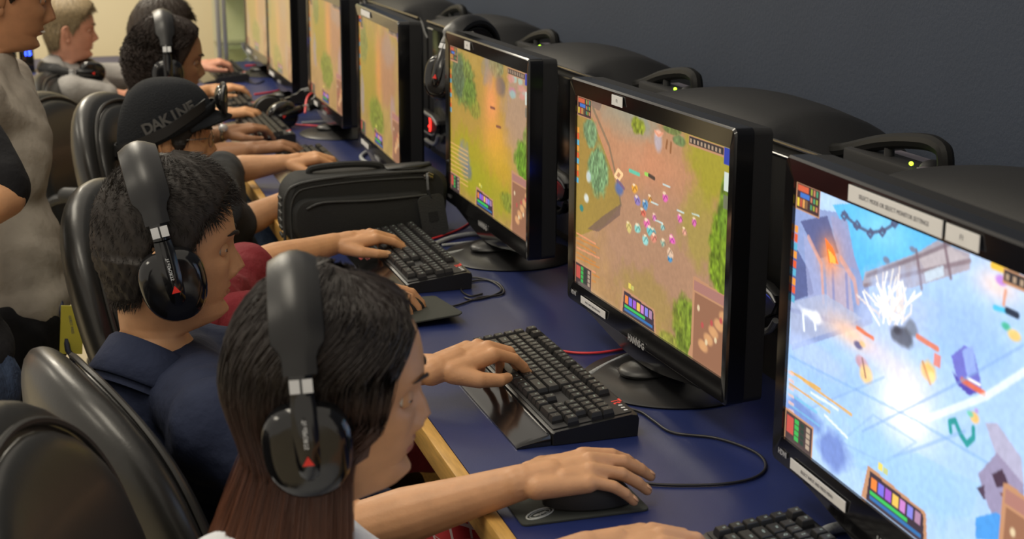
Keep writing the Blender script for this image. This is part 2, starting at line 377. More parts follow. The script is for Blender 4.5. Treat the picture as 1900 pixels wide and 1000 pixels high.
def paint(W, H, base, ops, seed=1, amt=.10, nh=75):
    nh = len(HUD) if 'HUD' in globals() else nh
    u = np.linspace(0, 1, W); v = np.linspace(0, 1, H); U, V = np.meshgrid(u, v)
    A = np.ones((H, W, 3))*np.array(base)/255.
    A *= (1+amt*2*(vnoise(U, V, 12, 8, seed)-.5))[..., None]; fine = (1+.09*(vnoise(U, V, 110, 62, seed+50, 2)-.5))[..., None]
    X = U*16; Y = V*9                                        # picture space, 16 x 9
    for k, op in enumerate(ops):
        kind, col = op[0], np.array(op[1])/255.
        if kind == 'blob':                                  # cx cy rx ry alpha soft
            cx, cy, rx, ry, al = op[2:7]; rag = op[7] if len(op) > 7 else .15
            d = np.sqrt(((X-cx)/rx)**2+((Y-cy)/ry)**2)+rag*2*(vnoise(U, V, 24, 14, seed*31+k, 3)-.5)
            a = al*np.clip((1.15-d)/.5, 0, 1)
        elif kind == 'glow':
            cx, cy, rx, ry, al = op[2:7]; a = al*np.exp(-(((X-cx)/rx)**2+((Y-cy)/ry)**2))
        elif kind == 'poly':
            P = np.array(op[2]); al = op[3]; ins = np.zeros(X.shape, bool); j = len(P)-1
            for i in range(len(P)):
                (x1, y1), (x2, y2) = P[i], P[j]
                if y1 != y2: ins ^= ((Y < y1) != (Y < y2)) & (X < (x2-x1)*(Y-y1)/(y2-y1)+x1)
                j = i
            a = al*ins
        elif kind == 'line':                                # pts width alpha
            P = np.array(op[2]); w = op[3]; al = op[4]; D = np.full(X.shape, 9e9)
            for i in range(len(P)-1):
                ax, ay = P[i]; bx, by = P[i+1]; L = (bx-ax)**2+(by-ay)**2+1e-9
                t = np.clip(((X-ax)*(bx-ax)+(Y-ay)*(by-ay))/L, 0, 1); D = np.minimum(D, np.hypot(X-ax-t*(bx-ax), Y-ay-t*(by-ay)))
            a = al*np.clip((w-D)/(w*.4)+.3, 0, 1)
        elif kind == 'rect':
            x0, y0, x1, y1, al = op[2:7]; a = al*((X >= x0) & (X <= x1) & (Y >= y0) & (Y <= y1))
        elif kind == 'leaf':                                # textured foliage patch
            cx, cy, rx, ry, al = op[2:7]
            d = np.sqrt(((X-cx)/rx)**2+((Y-cy)/ry)**2)+.5*(vnoise(U, V, 30, 20, seed*7+k, 3)-.5)
            n = vnoise(U, V, 90, 40, seed*13+k, 2); a = al*np.clip((1.1-d)/.3, 0, 1)
            col = (col*.85+.07)*(.58+.75*n[..., None])
        if k == len(ops)-nh: A = A*fine
        a = a[..., None]; A = A*(1-a)+col*a
    return np.clip(A, 0, 1)
def hud(tl=True):                                           # the flat interface panels, in 16 x 9 picture space
    o = []; fr = (190, 140, 105)
    o += [('rect', fr, 0, 0, 1.75, .95, 1), ('rect', (60, 40, 45), .06, .06, 1.69, .89, 1), ('rect', (200, 90, 60), .1, .1, .9, .3, 1), ('rect', (60, 110, 190), .3, .34, 1.0, .5, 1)]
    for i in range(3):
        for j in range(3): o.append(('rect', [(150, 160, 60), (190, 120, 90), (70, 150, 110)][(i+j) % 3], 1.08+.2*i, .12+.25*j, 1.2+.2*i, .3+.25*j, 1))
    for i in range(4): o.append(('rect', [(220, 190, 60), (180, 80, 60), (210, 150, 80), (120, 90, 60)][i], .1+.2*i, .56, .26+.2*i, .84, 1))
    for i in range(9): o.append(('rect', [(230, 150, 60), (220, 90, 50), (90, 170, 200)][i % 3], .02, 1.5+.3*i, .26, 1.75+.3*i, 1))
    o += [('rect', fr, 12.2, .05, 15.9, .45, 1), ('rect', (50, 45, 48), 12.25, .1, 15.3, .4, 1)]
    for i in range(9): o.append(('rect', (200, 170, 140), 12.35+.32*i, .17, 12.5+.32*i, .33, .8))
    o += [('rect', (40, 60, 160), 15.35, .05, 15.95, .7, 1), ('rect', (205, 215, 205), 15.4, 1.0, 15.95, 1.7, 1), ('rect', (110, 110, 100), 15.4, 1.85, 15.95, 2.4, .8)]
    o += [('rect', fr, 0, 7.95, 2.15, 9, 1), ('rect', (70, 55, 55), .05, 8.03, 2.07, 9, 1), ('rect', (190, 80, 70), .15, 8.12, .65, 8.75, 1)]
    for i in range(3):
        for j in range(4): o.append(('rect', [(60, 170, 80), (40, 60, 50), (170, 150, 130)][i], .75+.43*i, 8.10+.2*j, 1.05+.43*i, 8.24+.2*j, 1))
    o += [('poly', fr, [(5.9, 7.85), (6.15, 7.85), (9.4, 8.0), (9.6, 9), (5.6, 9)], 1), ('poly', (60, 48, 60), [(6.05, 7.97), (9.25, 8.08), (9.4, 9), (5.9, 9)], 1)]
    for i in range(7): o.append(('rect', [(230, 130, 60), (120, 110, 220), (160, 90, 200), (235, 190, 90), (200, 130, 200), (130, 130, 220), (170, 130, 160)][i], 6.15+.44*i, 8.12, 6.5+.44*i, 8.48, 1))
    o += [('rect', (60, 190, 90), 6.1, 8.56, 8.4, 8.68, 1), ('rect', (50, 110, 170), 6.1, 8.72, 9.2, 8.84, 1), ('rect', (235, 215, 90), 6.5, 7.5, 6.8, 7.72, .9), ('rect', (200, 200, 110), 6.85, 7.55, 7.1, 7.75, .8)]
    o += [('poly', fr, [(13.0, 5.65), (13.25, 5.6), (16, 5.75), (16, 9), (12.75, 9), (13.0, 8.5)], 1), ('rect', (170, 120, 110), 13.15, 5.75, 16, 6.15, 1), ('rect', (150, 105, 80), 13.2, 6.25, 16, 9, 1)]
    for i in range(9): o.append(('blob', (215, 160, 110), 14.0+.22*i, 8.2-.2*i+.25*(i % 2), .35, .22, .9))
    for i in range(6): o.append(('blob', [(230, 210, 170), (190, 80, 80)][i % 2], 13.6+.4*i, 6.8+.3*((i*7) % 5), .14, .14, .9))
    return o
def screen_mesh(img, strength):
    H, W = img.shape[:2]; y = np.linspace(SW/2, -SW/2, W); z = np.linspace(SH, 0, H); Y, Z = np.meshgrid(y, z)
    V = np.stack([np.zeros_like(Y), Y, Z], -1).reshape(-1, 3)
    i = np.arange((H-1)*W).reshape(H-1, W)[:, :-1].ravel(); F = np.stack([i, i+W, i+W+1, i+1], 1)
    me = to_mesh('screen', V, F, [screen_mat(strength)], smooth=False)
    ca = me.color_attributes.new('picture', 'FLOAT_COLOR', 'POINT'); c = np.ones((H*W, 4)); c[:, :3] = srgb2lin(img.reshape(-1, 3))
    ca.data.foreach_set('color', c.ravel()); return me
def screen_mat(s):
    m = bpy.data.materials.new('lit_screen'); m.use_nodes = True; nt = m.node_tree; b = nt.nodes['Principled BSDF']
    a = nt.nodes.new('ShaderNodeAttribute'); a.attribute_name = 'picture'
    b.inputs['Base Color'].default_value = (.01, .01, .01, 1); b.inputs['Roughness'].default_value = .35
    nt.links.new(a.outputs['Color'], b.inputs['Emission Color']); b.inputs['Emission Strength'].default_value = s
    return m
def rrect(w, h, r, n=6, x=0, cy=0, cz=0):
    P = []
    for cx, cz2, a0 in ((w/2-r, h/2-r, 0), (-w/2+r, h/2-r, 90), (-w/2+r, -h/2+r, 180), (w/2-r, -h/2+r, 270)):
        for k in range(n+1): a = math.radians(a0+90*k/n); P.append((x, cy+cx+r*math.cos(a), cz+cz2+r*math.sin(a)))
    return np.array(P)
def monitor(x, y, yaw, img, es, label, face='black', tags=(), big=True):
    t = thing('monitor', label, 'monitor', (x, y, DZ), yaw, 'widescreen monitors of the long row')
    # local: +x back, +y towards the far (left) end; lean about the bottom of the screen
    ct, stt = math.cos(TILT), math.sin(TILT)
    def lean(mb):
        o = MB(); o.f = mb.f; o.m = mb.m; o.n = mb.n; V = mb.verts().copy(); X, Z = V[:, 0].copy(), V[:, 2].copy()
        V[:, 0] = X*ct+Z*stt; V[:, 2] = -X*stt+Z*ct+ZB; o.v = [V]; return o
    bs, bt, bb_ = .022, .030, .036
    ow, oh = SW+2*bs, SH+bt+bb_; cz = SH/2+(bt-bb_)/2
    fm = {'black': M_GLOSS, 'grey': mat('grey_bezel', (.12, .115, .10), .4)}[face]
    f = MB(); o1 = rrect(ow, oh, .010, x=-.004, cz=cz); i1 = rrect(SW, SH, .001, x=-.004, cz=SH/2); i2 = rrect(SW, SH, .001, x=.002, cz=SH/2)
    o0 = rrect(ow-.006, oh-.006, .009, x=-.007, cz=cz); o2 = rrect(ow, oh, .010, x=.022, cz=cz); o3 = rrect(ow, oh, .010, x=.0225, cz=cz)
    f.loft([i2, i1, o0, o1, o2], cap=False); 
    # curved chin under the bezel
    n = 24; top = []; bot = []
    for k in range(n+1):
        yy = -ow*.36+ow*.72*k/n; q = math.cos(PI*(k/n-.5)); top.append((0, yy, -bb_+.002)); bot.append((0, yy, -bb_-.026*q**1.3-.001))
    fr = [(-.004, a[1], a[2]) for a in top]; R0 = np.array(top+bot[::-1]); A = R0.copy(); A[:, 0] = -.004; B = R0.copy(); B[:, 0] = .02
    f.loft([A, B])
    obj('bezel', lean(f), fm, t)
    g = MB(); r1 = rrect(ow-.001, oh-.001, .010, x=.022, cz=cz); r2 = rrect(ow-.004, oh-.004, .010, x=.052, cz=cz); r3 = rrect(ow-.05, oh-.05, .02, x=.062, cz=cz)
    g.loft([r1, r2, r3]); g.box((.070, 0, cz), (.03, .26, .2), .01)
    obj('rear_housing', lean(g), M_MATTE, t)
    me = screen_mesh(img, es); s = link('screen', me, t)
    s.location = (0, 0, ZB); s.rotation_euler = (0, TILT, 0)
    # stand
    b = MB(); nn = 64; R = []
    for rr, z in ((.150, .0), (.152, .003), (.148, .006), (.10, .013), (.05, .020), (.02, .023)):
        R.append(np.array([[.052+rr*.95*math.cos(a), rr*math.sin(a), z] for a in np.arange(nn)/nn*2*PI]))
    b.loft(R); obj('stand_base', b, M_SATIN, t)
    c = MB(); c.box((.058, 0, .075), (.035, .075, .125), .012, seg=3); c.ell((.012, 0, .022), (.05, .042, .014)); obj('stand_neck', c, M_SATIN, t)
    face_x = -.0085
    logo = text_mb('HANNS·G', .015, .0003, (face_x, -.0, -.030), (0, -1, 0), (0, 0, 1), True)
    obj('brand_lettering', lean(logo), M_SILVER, t, smooth=False)
    if big:
        h = text_mb('HDMI', .010, .0002, (face_x+.001, SW/2-.012, -.018), (0, -1, 0), (0, 0, 1), True); obj('port_lettering', lean(h), M_SILVER, t, smooth=False)
    for (yc, zc, w, hh, txt, sz) in tags:
        l = lean(MB().box((face_x, yc, zc), (.0012, w, hh), .0005)); lo = obj('label', l, M_LABEL, t, smooth=False); lo['label'] = 'white paper label'
        if txt:
            q = lean(text_mb(txt, sz, .0001, (face_x-.0009, yc, zc), (0, -1, 0), (0, 0, 1))); obj('label_text', q, M_INK, lo, smooth=False)
    return t
# what the three nearest screens show, in 16 x 9 picture space
PIC_ICE = [
('blob',(168,202,242),6.51,4.81,18.1,5.38,0.9),
('blob',(150,188,236),2.31,5.76,3.04,1.06,0.6,0.4),
('blob',(146,186,236),10.4,2.36,2.38,0.88,0.6,0.4),
('blob',(150,196,240),7.48,7.2,3.73,0.97,0.6,0.4),
('poly',(134,150,196),[(-0.27,0.88),(3.19,0.46),(5.17,2.14),(5.66,3.37),(0.28,5.81),(-0.6,1.69)],0.9),
('poly',(92,184,238),[(2.62,0.31),(4.54,-0.15),(9.51,-0.08),(10.33,-0.04),(4.83,2.23),(3.62,0.97)],1),
('glow',(150,220,250),5.96,0.46,1.59,0.64,0.6),
('poly',(80,88,134),[(0.4,1.3),(2.3,0.73),(3.2,1.75),(1.9,2.23),(1.05,1.71)],0.9),
('poly',(72,82,130),[(-0.05,2.13),(1.17,2.77),(1.65,3.47),(0.01,4.18)],0.8),
('poly',(150,152,190),[(2.48,0.69),(3.65,0.62),(4.45,1.98),(3.39,2.06)],0.9),
('poly',(158,165,205),[(0.64,1.61),(1.9,2.23),(2.46,3.71),(1.29,3.84)],0.7),
('poly',(190,170,185),[(2.37,2.3),(3.94,2.1),(4.47,3.53),(2.68,3.93)],0.8),
('line',(214,160,150),[(1.05,1.71),(2.07,2.37),(2.36,3.56)],0.1,0.8),
('line',(214,160,150),[(3.37,1.89),(4.32,2.35),(4.64,2.96)],0.12,0.8),
('line',(120,130,185),[(2.87,2.36),(3.16,3.88)],0.09,0.7),
('line',(120,130,185),[(3.78,2.31),(4.09,3.63)],0.09,0.7),
('glow',(250,150,90),2.63,1.97,0.73,0.59,0.9),
('poly',(255,120,50),[(2.19,1.45),(2.82,1.67),(3.24,2.09),(2.59,2.22)],0.95),
('poly',(255,190,80),[(2.46,1.78),(3.0,1.94),(3.03,2.13),(2.66,2.18)],0.95),
('poly',(168,158,168),[(4.97,1.94),(7.87,0.68),(8.96,0.05),(10.61,0.05),(10.67,0.48),(7.71,1.75),(4.85,2.39)],0.95),
('poly',(186,176,180),[(7.87,0.71),(9.3,0.08),(10.53,0.19),(8.39,1.03)],0.9),
('line',(120,105,115),[(5.08,2.03),(7.88,0.8),(9.57,0.02)],0.07,0.8),
('line',(130,112,120),[(4.99,2.36),(7.65,1.34),(10.64,0.25)],0.07,0.8),
('line',(120,100,110),[(7.86,0.6),(8.29,1.6)],0.08,0.8),
('line',(120,100,110),[(9.3,0.05),(9.76,0.93)],0.08,0.8),
('blob',(120,125,150),6.22,1.27,0.22,0.11,0.9),
('blob',(120,125,150),7.65,0.61,0.2,0.09,0.9),
('poly',(205,225,240),[(8.37,1.11),(9.33,0.68),(9.42,0.96),(8.5,1.38)],0.8),
('line',(80,90,120),[(3.3,0.43),(4.29,0.65),(5.15,0.67),(5.95,0.43),(6.67,0.02)],0.06,0.9),
('line',(78,84,118),[(3.24,0.53),(3.43,0.36),(3.66,0.45),(3.47,0.62),(3.24,0.53)],0.05,0.9),
('line',(78,84,118),[(4.08,0.67),(4.27,0.49),(4.49,0.58),(4.3,0.75),(4.08,0.67)],0.05,0.9),
('line',(78,84,118),[(4.95,0.73),(5.14,0.56),(5.35,0.64),(5.17,0.82),(4.95,0.73)],0.05,0.9),
('line',(78,84,118),[(5.67,0.53),(5.84,0.36),(6.05,0.44),(5.88,0.61),(5.67,0.53)],0.05,0.9),
('line',(78,84,118),[(6.36,0.12),(6.53,-0.05),(6.73,0.04),(6.57,0.2),(6.36,0.12)],0.05,0.9),
('poly',(170,180,208),[(0.01,4.18),(2.41,3.28),(4.98,3.39),(3.63,4.11),(0.06,5.69)],0.8),
('line',(140,150,190),[(0.0,4.46),(5.02,3.72)],0.08,0.6),
('blob',(240,246,255),1.54,4.23,1.08,0.22,0.9,0.5),
('line',(240,250,255),[(0.95,4.39),(1.09,4.86)],0.08,0.9),
('line',(240,250,255),[(1.73,4.18),(1.9,4.6)],0.08,0.9),
('glow',(255,205,170),4.36,4.08,1.74,0.41,0.9),
('blob',(180,200,245),1.89,5.52,2.31,0.54,0.7),
('blob',(160,190,238),10.09,2.14,2.41,0.88,0.5,0.3),
('blob',(178,198,238),7.17,2.38,2.13,1.01,0.8,0.4),
('blob',(190,206,242),6.3,3.19,1.91,0.81,0.6,0.4),
('line',(252,250,244),[(6.56,3.01),(6.13,2.73),(5.55,2.47)],0.045,0.95),
('line',(238,232,225),[(6.71,2.95),(6.62,2.33),(6.84,1.64)],0.045,0.95),
('line',(255,255,255),[(6.62,3.11),(6.43,2.65),(6.51,2.13)],0.045,0.95),
('line',(252,250,244),[(7.14,2.88),(7.35,2.46),(7.97,1.93)],0.045,0.95),
('line',(238,232,225),[(7.32,2.75),(7.19,2.53),(6.84,2.36)],0.045,0.95),
('line',(255,255,255),[(6.61,3.09),(6.87,2.41),(7.18,1.74)],0.045,0.95),
('line',(238,232,225),[(6.17,2.95),(6.7,2.57),(6.76,2.32)],0.045,0.95),
('line',(238,232,225),[(6.65,3.09),(7.08,2.43),(7.43,1.81)],0.045,0.95),
('line',(255,255,255),[(7.06,3.01),(7.26,2.33),(7.1,1.74)],0.045,0.95),
('line',(255,255,255),[(6.83,2.93),(6.79,2.55),(7.15,2.07)],0.045,0.95),
('line',(238,232,225),[(6.37,2.86),(6.49,2.16),(6.63,1.47)],0.045,0.95),
('line',(238,232,225),[(6.6,2.81),(5.7,2.7),(5.0,2.52)],0.045,0.95),
('line',(225,215,215),[(6.91,2.68),(7.28,2.36),(7.44,2.09)],0.045,0.95),
('line',(252,250,244),[(6.4,2.9),(6.11,2.32),(6.3,1.62)],0.045,0.95),
('line',(225,215,215),[(6.0,2.99),(5.24,2.9),(4.56,2.77)],0.045,0.95),
('line',(238,232,225),[(7.31,2.68),(7.19,2.51),(6.62,2.46)],0.045,0.95),
('line',(252,250,244),[(6.6,3.12),(6.3,2.6),(5.82,2.12)],0.045,0.95),
('line',(255,255,255),[(6.77,2.88),(6.97,2.18),(6.96,1.55)],0.045,0.95),
('line',(238,232,225),[(6.37,2.94),(6.77,2.53),(7.32,2.09)],0.045,0.95),
('line',(225,215,215),[(6.57,3.01),(6.86,2.7),(7.5,2.3)],0.045,0.95),
('line',(252,250,244),[(6.54,3.06),(6.47,2.53),(6.16,2.06)],0.045,0.95),
('line',(225,215,215),[(5.99,3.07),(6.1,2.37),(6.07,1.71)],0.045,0.95),
('line',(225,215,215),[(6.54,2.9),(6.49,2.5),(6.59,2.06)],0.045,0.95),
('line',(255,255,255),[(7.15,2.61),(6.83,2.31),(6.44,2.03)],0.045,0.95),
('line',(238,232,225),[(7.21,2.68),(6.76,2.47),(6.62,2.18)],0.045,0.95),
('line',(255,255,255),[(6.94,3.06),(7.1,2.7),(7.09,2.39)],0.045,0.95),
('line',(238,232,225),[(6.23,2.99),(6.03,2.42),(5.68,1.89)],0.045,0.95),
('line',(255,255,255),[(6.05,3.31),(5.39,2.97),(4.92,2.58)],0.045,0.95),
('line',(255,255,255),[(7.24,2.61),(7.65,2.18),(7.93,1.8)],0.045,0.95),
('line',(225,215,215),[(7.29,2.75),(7.13,2.33),(6.83,1.93)],0.045,0.95),
('line',(238,232,225),[(7.38,2.6),(6.93,2.29),(6.96,1.85)],0.045,0.95),
('line',(225,215,215),[(7.07,2.63),(7.01,1.98),(7.0,1.31)],0.045,0.95),
('line',(252,250,244),[(7.33,2.91),(7.5,2.24),(7.21,1.68)],0.045,0.95),
('line',(238,232,225),[(7.39,2.82),(7.8,2.47),(7.8,2.22)],0.045,0.95),
('line',(252,250,244),[(7.12,2.68),(7.02,2.42),(7.12,2.1)],0.045,0.95),
('line',(225,215,215),[(7.44,2.78),(7.29,2.37),(7.3,1.93)],0.045,0.95),
('line',(252,250,244),[(7.21,2.6),(7.62,2.21),(8.28,1.75)],0.045,0.95),
('line',(255,255,255),[(6.26,3.18),(6.39,2.53),(6.1,1.99)],0.045,0.95),
('line',(225,215,215),[(6.98,3.01),(6.97,2.78),(7.4,2.43)],0.045,0.95),
('line',(252,250,244),[(6.76,2.72),(6.16,2.44),(5.73,2.12)],0.045,0.95),
('line',(252,250,244),[(6.02,2.92),(6.52,2.33),(7.03,1.75)],0.045,0.95),
('line',(225,215,215),[(6.75,2.84),(6.93,2.54),(7.28,2.21)],0.045,0.95),
('line',(238,232,225),[(6.44,2.9),(6.43,2.48),(5.92,2.2)],0.045,0.95),
('line',(255,255,255),[(7.08,2.77),(6.26,2.68),(5.84,2.46)],0.045,0.95),
('line',(252,250,244),[(6.99,2.87),(6.43,2.79),(5.71,2.75)],0.045,0.95),
('line',(238,232,225),[(6.56,2.97),(6.73,2.47),(6.7,2.03)],0.045,0.95),
('blob',(70,72,84),7.28,3.28,0.67,0.28,0.8,0.6),
('blob',(90,92,100),7.86,2.92,0.41,0.22,0.6,0.6),
('blob',(60,60,72),7.08,3.17,0.31,0.16,0.8,0.6),
('line',(225,110,70),[(4.68,3.78),(5.72,3.83)],0.07,0.95),
('line',(225,120,90),[(8.24,3.04),(9.37,3.09)],0.09,0.9),
('rect',(235,120,100),9.2,3.25,9.55,3.6,0.8),
('blob',(60,60,110),4.81,4.3,0.31,0.13,0.8),
('blob',(245,190,120),5.08,4.19,0.21,0.1,0.9),
('blob',(200,140,150),5.08,4.77,0.41,0.2,0.8),
('blob',(248,200,130),5.43,5.07,0.44,0.3,0.95),
('line',(120,80,70),[(5.13,4.64),(5.41,5.16)],0.05,0.8),
('blob',(250,190,90),8.95,3.88,0.48,0.33,0.95,0.4),
('blob',(255,220,130),9.15,3.98,0.22,0.19,0.9),
('line',(190,120,60),[(8.63,3.69),(9.11,4.19)],0.06,0.8),
('poly',(110,110,200),[(10.08,3.07),(10.7,2.58),(11.13,2.57),(11.54,3.23),(11.69,3.56),(11.15,3.84),(10.53,3.73)],0.95),
('poly',(150,175,235),[(10.59,2.76),(11.09,2.46),(11.37,3.13),(10.95,3.41)],0.9),
('poly',(80,70,170),[(10.22,3.49),(10.85,3.68),(11.52,3.66),(11.1,3.89),(10.45,3.76)],0.9),
('line',(225,110,80),[(10.7,3.57),(11.8,3.6)],0.09,0.95),
('line',(250,250,250),[(10.96,3.44),(11.57,3.43)],0.05,0.9),
('glow',(255,255,255),7.86,5.29,1.51,1.05,1),
('glow',(255,252,250),7.86,5.25,1.08,0.79,1),
('glow',(240,220,250),7.1,4.29,1.86,0.48,0.5),
('line',(40,150,150),[(10.34,5.17),(10.25,4.93),(10.52,4.8),(10.83,5.08),(11.18,5.25),(11.47,4.96),(11.43,4.71)],0.1,1),
('blob',(245,190,110),11.44,4.4,0.25,0.17,0.95),
('blob',(110,200,170),11.22,4.37,0.18,0.09,0.9),
('blob',(180,150,210),11.51,4.18,0.12,0.08,0.9),
('line',(120,165,215),[(0.1,6.06),(8.51,5.49),(13.9,5.37)],0.05,0.4),
('line',(130,165,215),[(5.42,6.91),(10.07,4.01),(13.38,1.79)],0.05,0.5),
('line',(130,165,215),[(1.71,7.45),(6.51,4.81)],0.05,0.4),
('line',(255,255,255),[(9.22,5.16),(11.91,3.64),(13.48,2.48)],0.12,0.6),
('line',(120,160,210),[(5.56,8.09),(11.03,4.93)],0.06,0.4),
('line',(140,175,220),[(4.07,7.74),(6.85,7.43),(8.59,6.12),(6.02,6.17),(4.07,7.74)],0.05,0.4),
('poly',(160,200,240),[(4.86,8.18),(8.63,6.43),(12.0,6.12),(11.62,7.21),(8.87,8.18)],0.6),
('blob',(95,120,190),1.34,7.77,1.43,0.51,0.7,0.4),
('blob',(95,115,190),3.69,8.25,1.09,0.67,0.7,0.4),
('poly',(178,172,196),[(11.96,4.37),(12.5,4.19),(13.69,4.72),(13.9,5.37),(13.49,5.83),(12.63,5.11)],0.9),
('poly',(150,140,170),[(11.83,5.87),(12.61,4.97),(13.9,5.37),(14.11,6.77),(13.18,7.17),(12.31,6.46)],0.95),
('poly',(62,42,60),[(12.45,5.64),(12.91,5.31),(13.26,5.63),(12.75,5.9)],0.9),
('poly',(110,70,70),[(12.89,6.0),(13.57,5.58),(13.95,5.72),(13.35,6.26)],0.9),
('poly',(70,50,70),[(11.81,6.27),(12.15,6.06),(12.26,6.48)],0.9),
('poly',(70,150,225),[(11.88,7.1),(12.84,6.55),(14.09,6.63),(14.13,6.91),(11.96,7.69)],0.95),
('glow',(255,220,205),11.98,0.6,0.97,0.39,0.8),
('line',(240,190,60),[(11.71,0.11),(12.79,0.08)],0.12,0.95),
('line',(70,60,70),[(12.46,0.12),(12.84,0.12)],0.1,0.95),
('blob',(190,130,220),12.15,0.41,0.29,0.14,0.9),
('blob',(160,90,200),12.49,0.35,0.21,0.11,0.9),
('line',(220,150,120),[(12.38,0.64),(12.34,1.01)],0.07,0.9),
('line',(70,190,230),[(11.94,1.19),(12.56,1.14)],0.08,0.9),
('line',(30,40,60),[(12.5,1.12),(12.99,1.13)],0.1,0.95),
('blob',(60,180,140),12.52,1.54,0.24,0.12,0.85),
('blob',(245,200,110),12.93,1.67,0.31,0.15,0.9),
('line',(225,170,80),[(0.28,6.58),(2.47,6.49)],0.055,0.9),
('line',(225,170,90),[(1.2,6.58),(4.67,6.63)],0.05,0.9),
('line',(240,245,255),[(1.84,6.81),(3.77,6.76)],0.05,0.8),
('line',(225,180,100),[(1.66,7.0),(3.23,7.03)],0.05,0.8),
('line',(240,245,255),[(2.88,7.24),(4.48,7.45)],0.05,0.8),
('line',(220,160,90),[(0.2,7.03),(1.66,7.0)],0.05,0.8),
('line',(120,190,220),[(0.24,7.36),(2.3,7.35)],0.05,0.8),
('line',(120,190,220),[(0.28,7.74),(2.54,7.73)],0.05,0.6),
('line',(235,190,180),[(0.12,6.63),(0.46,6.62)],0.06,0.8),
('line',(235,190,180),[(0.15,6.89),(0.49,6.88)],0.06,0.8),
('line',(235,190,180),[(0.18,7.15),(0.51,7.14)],0.06,0.8),
('line',(235,190,180),[(0.2,7.41),(0.54,7.4)],0.06,0.8),
('line',(235,190,180),[(0.23,7.68),(0.57,7.66)],0.06,0.8),
('line',(235,190,180),[(0.26,7.94),(0.6,7.92)],0.06,0.8),
('line',(235,190,180),[(0.29,8.2),(0.63,8.18)],0.06,0.8),
]
